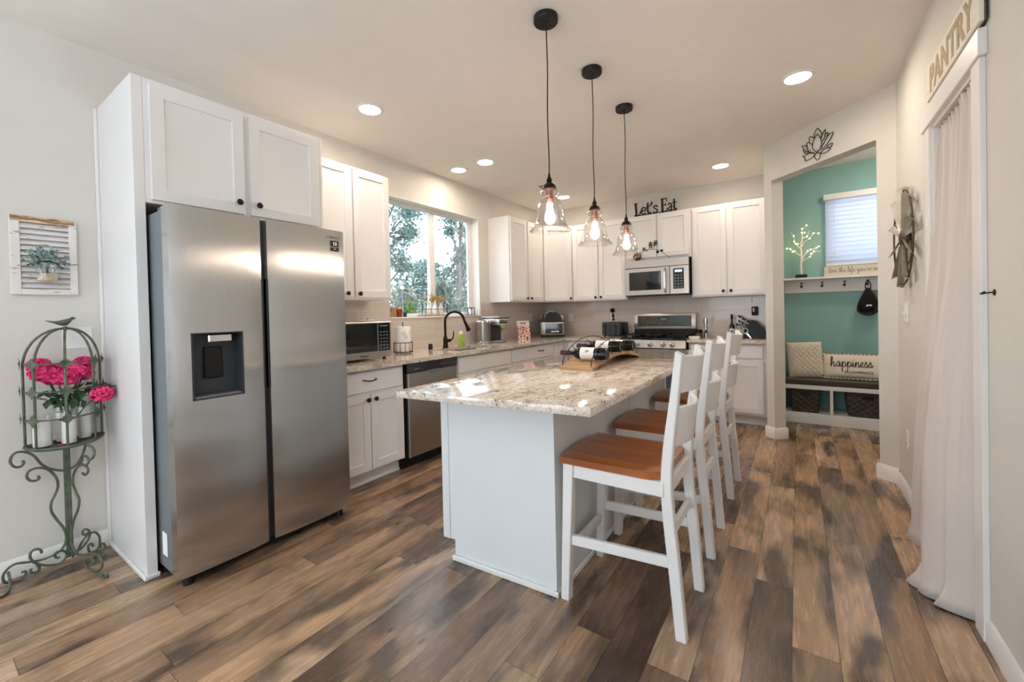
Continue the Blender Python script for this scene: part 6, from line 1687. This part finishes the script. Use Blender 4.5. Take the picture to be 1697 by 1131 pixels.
b.rings(rr); tcp.part('bill', b, M['hat'])
b = tcp.wmb(); b.tube([(3.755, 5.668, 1.39), (3.750, 5.672, 1.44), (3.763, 5.676, 1.478), (3.781, 5.676, 1.476), (3.792, 5.672, 1.44), (3.790, 5.668, 1.37)], 0.0045, 8, smooth=5); tcp.part('strap', b, M['hat'])
b = tcp.wmb()
for (x, z, rx, rz_) in ((3.768, 1.232, .016, .010), (3.785, 1.228, .012, .008), (3.756, 1.224, .009, .007)): b.ball((x, 5.6165, z), 1.0, 10, (rx, 0.002, rz_))
tcp.part('emblem', b, M['white'], cr)

# lighted twig tree
tlt = Thing('lighted_tree', 'small white birch twig tree with warm lights on the mudroom shelf', 'lamp', (3.21, 5.68, 1.5465))
b = tlt.wmb(); b.box(3.155, 5.635, 1.547, 3.262, 5.725, 1.585, 0.003); tlt.part('base', b, M['black'])
b = tlt.wmb(); trunk = [(3.212, 5.68, 1.58), (3.208, 5.68, 1.68), (3.214, 5.68, 1.78), (3.210, 5.68, 1.88), (3.216, 5.68, 1.95)]
b.tube(trunk, lambda u: 0.013-0.007*u, 10, smooth=4)
M['birch'] = m_distress('birch_paint', 'e9e5dc', '6b5a48', 0.70, (20, 20, 60))
tlt.part('trunk', b, M['birch'])
def tz(u, v): return (3.21+((1240+u/3.77)-1328)*0.0055, 1.588+(455-(200+v/3.77))*0.00666)
LT = [(368, 658), (340, 680), (338, 708), (355, 703), (370, 730), (408, 718), (440, 716), (385, 745), (288, 722), (290, 752), (300, 770), (313, 773), (243, 792), (265, 800), (290, 818), (278, 816), (372, 820), (390, 815), (425, 803), (440, 797), (410, 828), (385, 855), (393, 838)]
BRN = [[(340, 760), (340, 708), (340, 680), (368, 658)], [(338, 790), (355, 760), (385, 745), (408, 718), (440, 716)], [(338, 808), (300, 770), (289, 750), (286, 715), (268, 690)], [(336, 850), (290, 818), (265, 800), (243, 790)], [(338, 870), (372, 820), (425, 803), (442, 795)], [(338, 880), (385, 855), (410, 828), (455, 830)], [(342, 735), (370, 728), (385, 690)]]
b = tlt.wmb()
for i, br in enumerate(BRN):
    b.tube([(tz(*p)[0], 5.68+(-0.05 if i % 2 else 0.03)*k/3, tz(*p)[1]) for k, p in enumerate(br)], lambda u: 0.006-0.004*u, 6, smooth=3)
tlt.part('branches', b, M['birch'])
led = emit('warm_led', 'ffdc9c', 10.0)
b = tlt.wmb()
for i, p in enumerate(LT):
    x, z = tz(*p); b.ball((x, 5.675-0.035*(i % 3), z), 0.0062, 8)
tlt.part('led_bulbs', b, led)
# sentence board
tsb = Thing('word_board', 'long cream board lettered live the life you\'ve imagined on the mudroom shelf', 'sign', (3.81, 5.69, 1.5465))
b = tsb.wmb(); b.box(3.412, 5.68, 1.547, 4.21, 5.70, 1.655, 0.002); tsb.part('board', b, mat('cream_board', 'd9cfbf', 0.7, vary=0.04))
b = tsb.wmb(); b.box(3.412, 5.6785, 1.598, 3.45, 5.68, 1.5995); script_text(b, "live the life you've imagined", 3.455, 1.588, 0.0265, 0.0032, 0.0015, T(0, 5.6795, 0), 1.0); tsb.part('script_lettering', b, M['inkgrey'])
# blind
tbl = Thing('window_blind', 'closed white slatted blind on the mudroom window', 'blind', (3.95, 5.73, 1.665))
def m_slat():
    t = NT('translucent_slat'); t.n.remove(t.b)
    d = t.add('ShaderNodeBsdfDiffuse'); d.inputs[0].default_value = lin('e9ecf2')
    tr = t.add('ShaderNodeBsdfTranslucent'); tr.inputs[0].default_value = lin('dfe8f8')
    mx = t.add('ShaderNodeMixShader'); mx.inputs[0].default_value = 0.45
    t.link(d.outputs[0], mx.inputs[1]); t.link(tr.outputs[0], mx.inputs[2]); t.link(mx.outputs[0], t.out.inputs[0])
    return t.m
M['slat'] = m_slat()
b = tbl.wmb(); b.box(3.415, 5.69, 2.372, 4.485, 5.748, 2.432, 0.003); tbl.part('valance', b, M['trim'])
ns = 15; pitch = (2.372-1.675)/ns
for k in range(ns):
    z = 1.675+pitch*(k+0.5)
    b = tbl.wmb(); zz = pitch*0.60
    b.rings([[(x, 5.738, z+zz), (x, 5.726, z+zz*0.35), (x, 5.716, z-zz*0.35), (x, 5.708, z-zz), (x, 5.7055, z-zz), (x, 5.7135, z-zz*0.35), (x, 5.7235, z+zz*0.35), (x, 5.7355, z+zz)] for x in (3.43, 4.47)])
    tbl.part('slat', b, M['slat'])
b = tbl.wmb(); b.box(3.43, 5.702, 1.660, 4.47, 5.742, 1.676, 0.003); tbl.part('bottom_rail', b, M['trim'])
b = tbl.wmb(); b.cyl((3.505, 5.703, 1.80), (3.505, 5.703, 2.38), 0.0012, seg=5); b.lathe([(0, 0), (0.006, 0.002), (0.004, 0.02), (0, 0.02)], (3.505, 5.703, 1.785), 8); tbl.part('pull_cord', b, M['white'])

# ------------------------------------------------------------------ lotus on the angled wall
LOT = [[(0.007,2.471),(-0.032,2.518),(-0.031,2.564),(-0.009,2.601),(0.013,2.618),(0.037,2.576),(0.047,2.533),(0.035,2.493),(0.007,2.471)],[(-0.019,2.596),(-0.019,2.624),(-0.004,2.65),(0.014,2.664),(0.035,2.634),(0.05,2.602),(0.04,2.577)],[(-0.065,2.495),(-0.086,2.546),(-0.084,2.585),(-0.054,2.57),(-0.032,2.541)],[(-0.064,2.577),(-0.06,2.623),(-0.034,2.612),(-0.016,2.595)],[(-0.018,2.478),(-0.085,2.512),(-0.115,2.543),(-0.133,2.577),(-0.104,2.569),(-0.082,2.558)],[(0.041,2.567),(0.058,2.602),(0.081,2.625),(0.082,2.595),(0.074,2.567),(0.055,2.543)],[(0.04,2.497),(0.068,2.525),(0.094,2.562),(0.106,2.589),(0.083,2.588),(0.075,2.575)],[(0.042,2.481),(0.085,2.499),(0.126,2.539),(0.148,2.577),(0.117,2.574),(0.096,2.564)],[(0.084,2.473),(0.112,2.495),(0.139,2.494),(0.129,2.473),(0.105,2.469)],[(-0.018,2.478),(-0.062,2.49),(-0.108,2.487),(-0.127,2.489),(-0.105,2.466),(-0.103,2.442),(-0.056,2.442),(-0.026,2.451),(-0.014,2.474)],[(0.008,2.471),(-0.017,2.46),(-0.014,2.44),(0.007,2.409),(0.029,2.424),(0.035,2.448),(0.008,2.471)],[(0.035,2.458),(0.068,2.474),(0.102,2.473),(0.121,2.459),(0.095,2.445),(0.06,2.445),(0.035,2.458)],[(-0.123,2.54),(-0.105,2.506),(-0.074,2.493)]]
tlo = Thing('lotus_decor', 'black metal lotus outline above the mudroom opening', 'wall art', (3.32, 4.278, 2.41), R(-45))
b = tlo.mb()
for s_ in LOT: b.tube([(p[0], -0.010, p[1]-2.41+0.014) for p in s_], 0.0031, 6, smooth=4)
tlo.part('outline', b, M['blackmetal'])
b = tlo.mb()
for (x, z) in ((0.007, 2.49), (0.06, 2.52), (-0.06, 2.51)): b.cyl((x, -0.010, z-2.41+0.014), (x, -0.0005, z-2.41+0.014), 0.003, seg=6)
tlo.part('standoffs', b, M['blackmetal'])

# ------------------------------------------------------------------ right wall
outlet('switch_plate', 'white double switch plate below the windmill decor', (XW-0.0005, 3.575, 1.125), R(-90), 0.115, 0.115, 'toggle', 'light switch')
outlet('outlet_plate', 'white outlet plate low on the right wall beside the curtain', (XW-0.0005, 3.57, 0.325), R(-90))
twm = Thing('windmill_decor', 'weathered metal windmill wheel hung on the right wall before the pantry', 'wall art', (XW, 3.43, 1.635), R(-90))
b = twm.mb()
for rad, dy in ((0.28, -0.038),): b.tube([(rad*math.cos(a), dy, rad*math.sin(a)) for a in [2*PI*k/48 for k in range(48)]], 0.005, 6, closed=True)
b.tube([(0.17*math.cos(a), -0.022, 0.17*math.sin(a)) for a in [2*PI*k/36 for k in range(36)]], 0.004, 6, closed=True)
twm.part('ring', b, M['windmilldark'])
for k in range(10):
    a = 2*PI*(k+0.3)/10
    er = Vector((math.cos(a), 0, math.sin(a))); et = Vector((-math.sin(a), 0, math.cos(a))); en = Vector((0, -1, 0))
    b = twm.mb(); rows = []
    for i in range(9):
        s = i/8; r = 0.055+0.235*s; wd = 0.026+0.078*s
        row = []
        for j in range(7):
            q = (j/6-0.5)
            tw2 = R(38)
            lift = 0.045*(q*2)**2*0.35
            p = er*r + et*(q*wd*math.cos(tw2)) + en*(0.034+q*wd*math.sin(tw2)*0.75+lift*0.6)
            if i == 8: p += er*(0.012*(1-abs(q)*2))
            row.append(p)
        rows.append(row)
    th_ = en*0.0015
    b.rings([[p for p in row]+[p+th_ for p in row[::-1]] for row in rows]); twm.part('blade', b, M['windmill'])
b = twm.mb(); b.lathe([(0, 0.018), (0.055, 0.018), (0.058, 0.03), (0.040, 0.045), (0.020, 0.055), (0, 0.057)], seg=20, m=RX(PI/2)); b.cyl((0, 0, 0), (0, -0.03, 0), 0.02, seg=12)
for k in range(5):
    a = 2*PI*k/5+0.2; b.cyl((0, -0.025, 0), (0.28*math.cos(a), -0.038, 0.28*math.sin(a)), 0.0035, seg=6)
twm.part('hub', b, M['windmilldark'])

tps = Thing('pantry_sign', 'whitewashed wooden board sign reading PANTRY above the curtain', 'sign', (XW, 2.535, 2.224), R(-90))
b = tps.mb(); b.box(-0.362, -0.027, 0, 0.362, -0.012, 0.172, 0.003); bd_ = tps.part('board', b, M['whitewash'])
b = tps.mb(); b.box(-0.363, -0.012, -0.001, 0.363, -0.0095, 0.173)
for x in (-0.28, 0.02, 0.29): b.box(x-0.018, -0.011, 0.0, x+0.018, -0.0005, 0.05)
tps.part('backing', b, M['signwood'])
b = tps.mb(); b.text('PANTRY', 0.160, 0.001, T(0.0, -0.0275, 0.030), 0.0065, space=1.08, sx=0.95); tps.part('lettering', b, M['tan'], bd_)

trd = Thing('curtain_rod', 'slim dark tension rod inside the pantry doorway', 'curtain rod', (3.785, 2.61, 2.045))
b = trd.wmb(); b.cyl((3.792, 2.3205, 2.055), (3.792, 2.899, 2.055), 0.007, seg=12); trd.part('rod', b, M['blackmetal'])
b = trd.wmb(); b.cyl((3.792, 2.3203, 2.055), (3.792, 2.328, 2.055), 0.014, seg=16); b.cyl((3.792, 2.8995, 2.055), (3.792, 2.891, 2.055), 0.014, seg=16); trd.part('end_caps', b, M['blackmetal'])
tcu = Thing('curtain', 'long linen curtain puddling on the floor in the pantry doorway', 'curtain', (3.70, 2.62, 0))
def panel(name, y_far, y_near, foot, nfold, seed, xoff=0.0):
    b = tcu.wmb(); rnd = random.Random(seed)
    ph = rnd.uniform(0, 6)
    foot = catmull([Vector((p[0], p[1], p[2])) for p in foot], 10); nu = 110; nv = 46
    cum = [0]
    for p, q in zip(foot, foot[1:]): cum.append(cum[-1]+(q-p).length)
    def foot_at(u):
        d = u*cum[-1]
        for i in range(len(foot)-1):
            if d <= cum[i+1] or i == len(foot)-2:
                t_ = (d-cum[i])/max(1e-9, cum[i+1]-cum[i]); return foot[i].lerp(foot[i+1], min(1, max(0, t_)))
    F = [foot_at(i/(nu-1)) for i in range(nu)]
    V = []
    for i in range(nu):
        u = i/(nu-1); col = []
        for j in range(nv):
            s = j/(nv-1)                         # 0 top .. 1 floor
            z = 2.090-(2.090-0.006)*s
            top = Vector((3.762+xoff, y_far+(y_near-y_far)*u, 0))
            gather = math.exp(-s*9)
            pl = math.sin(u*nfold*2*PI+ph)*(0.006+0.009*gather) + math.sin(u*nfold*0.45*2*PI+ph*2+0.6*s)*0.022*min(1, s*2.0+0.15)
            if 0.0 < s < 0.035: pl *= 0.55
            tx = 0.5-0.5*math.cos(PI*min(1, s*1.05)**0.9); ty = s**2.2
            f = F[i]
            x = (top.x+pl)*(1-tx) + (f.x+pl*0.5*(1-s))*tx
            y = top.y*(1-ty) + f.y*ty
            if s > 0.955: x += (f.z)*((s-0.955)/0.045)**1.5*-1.0; y += 0.0
            x = min(x, 3.80)
            col.append(b._v((x, y, z)))
        V.append(col)
    for i in range(nu-1):
        for j in range(nv-1): b.face([V[i][j], V[i+1][j], V[i+1][j+1], V[i][j+1]])
    o = tcu.part(name, b, M['curtain'], angle=80)
    md = o.modifiers.new('thickness', 'SOLIDIFY'); md.thickness = 0.0022; md.offset = 0
    return o
panel('curtain_panel', 2.897, 2.50, [(3.655, 3.01, .02), (3.668, 2.93, .015), (3.70, 2.86, .015), (3.725, 2.76, .01), (3.70, 2.68, .01), (3.655, 2.60, .03), (3.612, 2.53, .05), (3.625, 2.475, .045), (3.655, 2.45, .02)], 7, 2)
panel('curtain_panel', 2.535, 2.328, [(3.605, 2.455, .02), (3.632, 2.425, .03), (3.66, 2.405, .02), (3.655, 2.375, .035), (3.69, 2.352, .03), (3.725, 2.335, .01), (3.745, 2.327, .0)], 4, 5, -0.012)
thk = Thing('curtain_hook', 'small bronze tieback hook on the right side of the pantry casing', 'hook', (XW, 2.150, 1.262), R(-90))
b = thk.mb(); b.lathe([(0.011, 0), (0.011, 0.003), (0, 0.004)], seg=12, m=T(0, 0, 0.01) @ RX(PI/2)); b.tube([(0, -0.002, 0.01), (-0.003, -0.018, 0.009), (-0.012, -0.027, 0.006), (-0.026, -0.028, 0.006), (-0.034, -0.022, 0.010), (-0.036, -0.014, 0.014)], 0.0026, 8, smooth=4); thk.part('hook', b, M['bronze'])
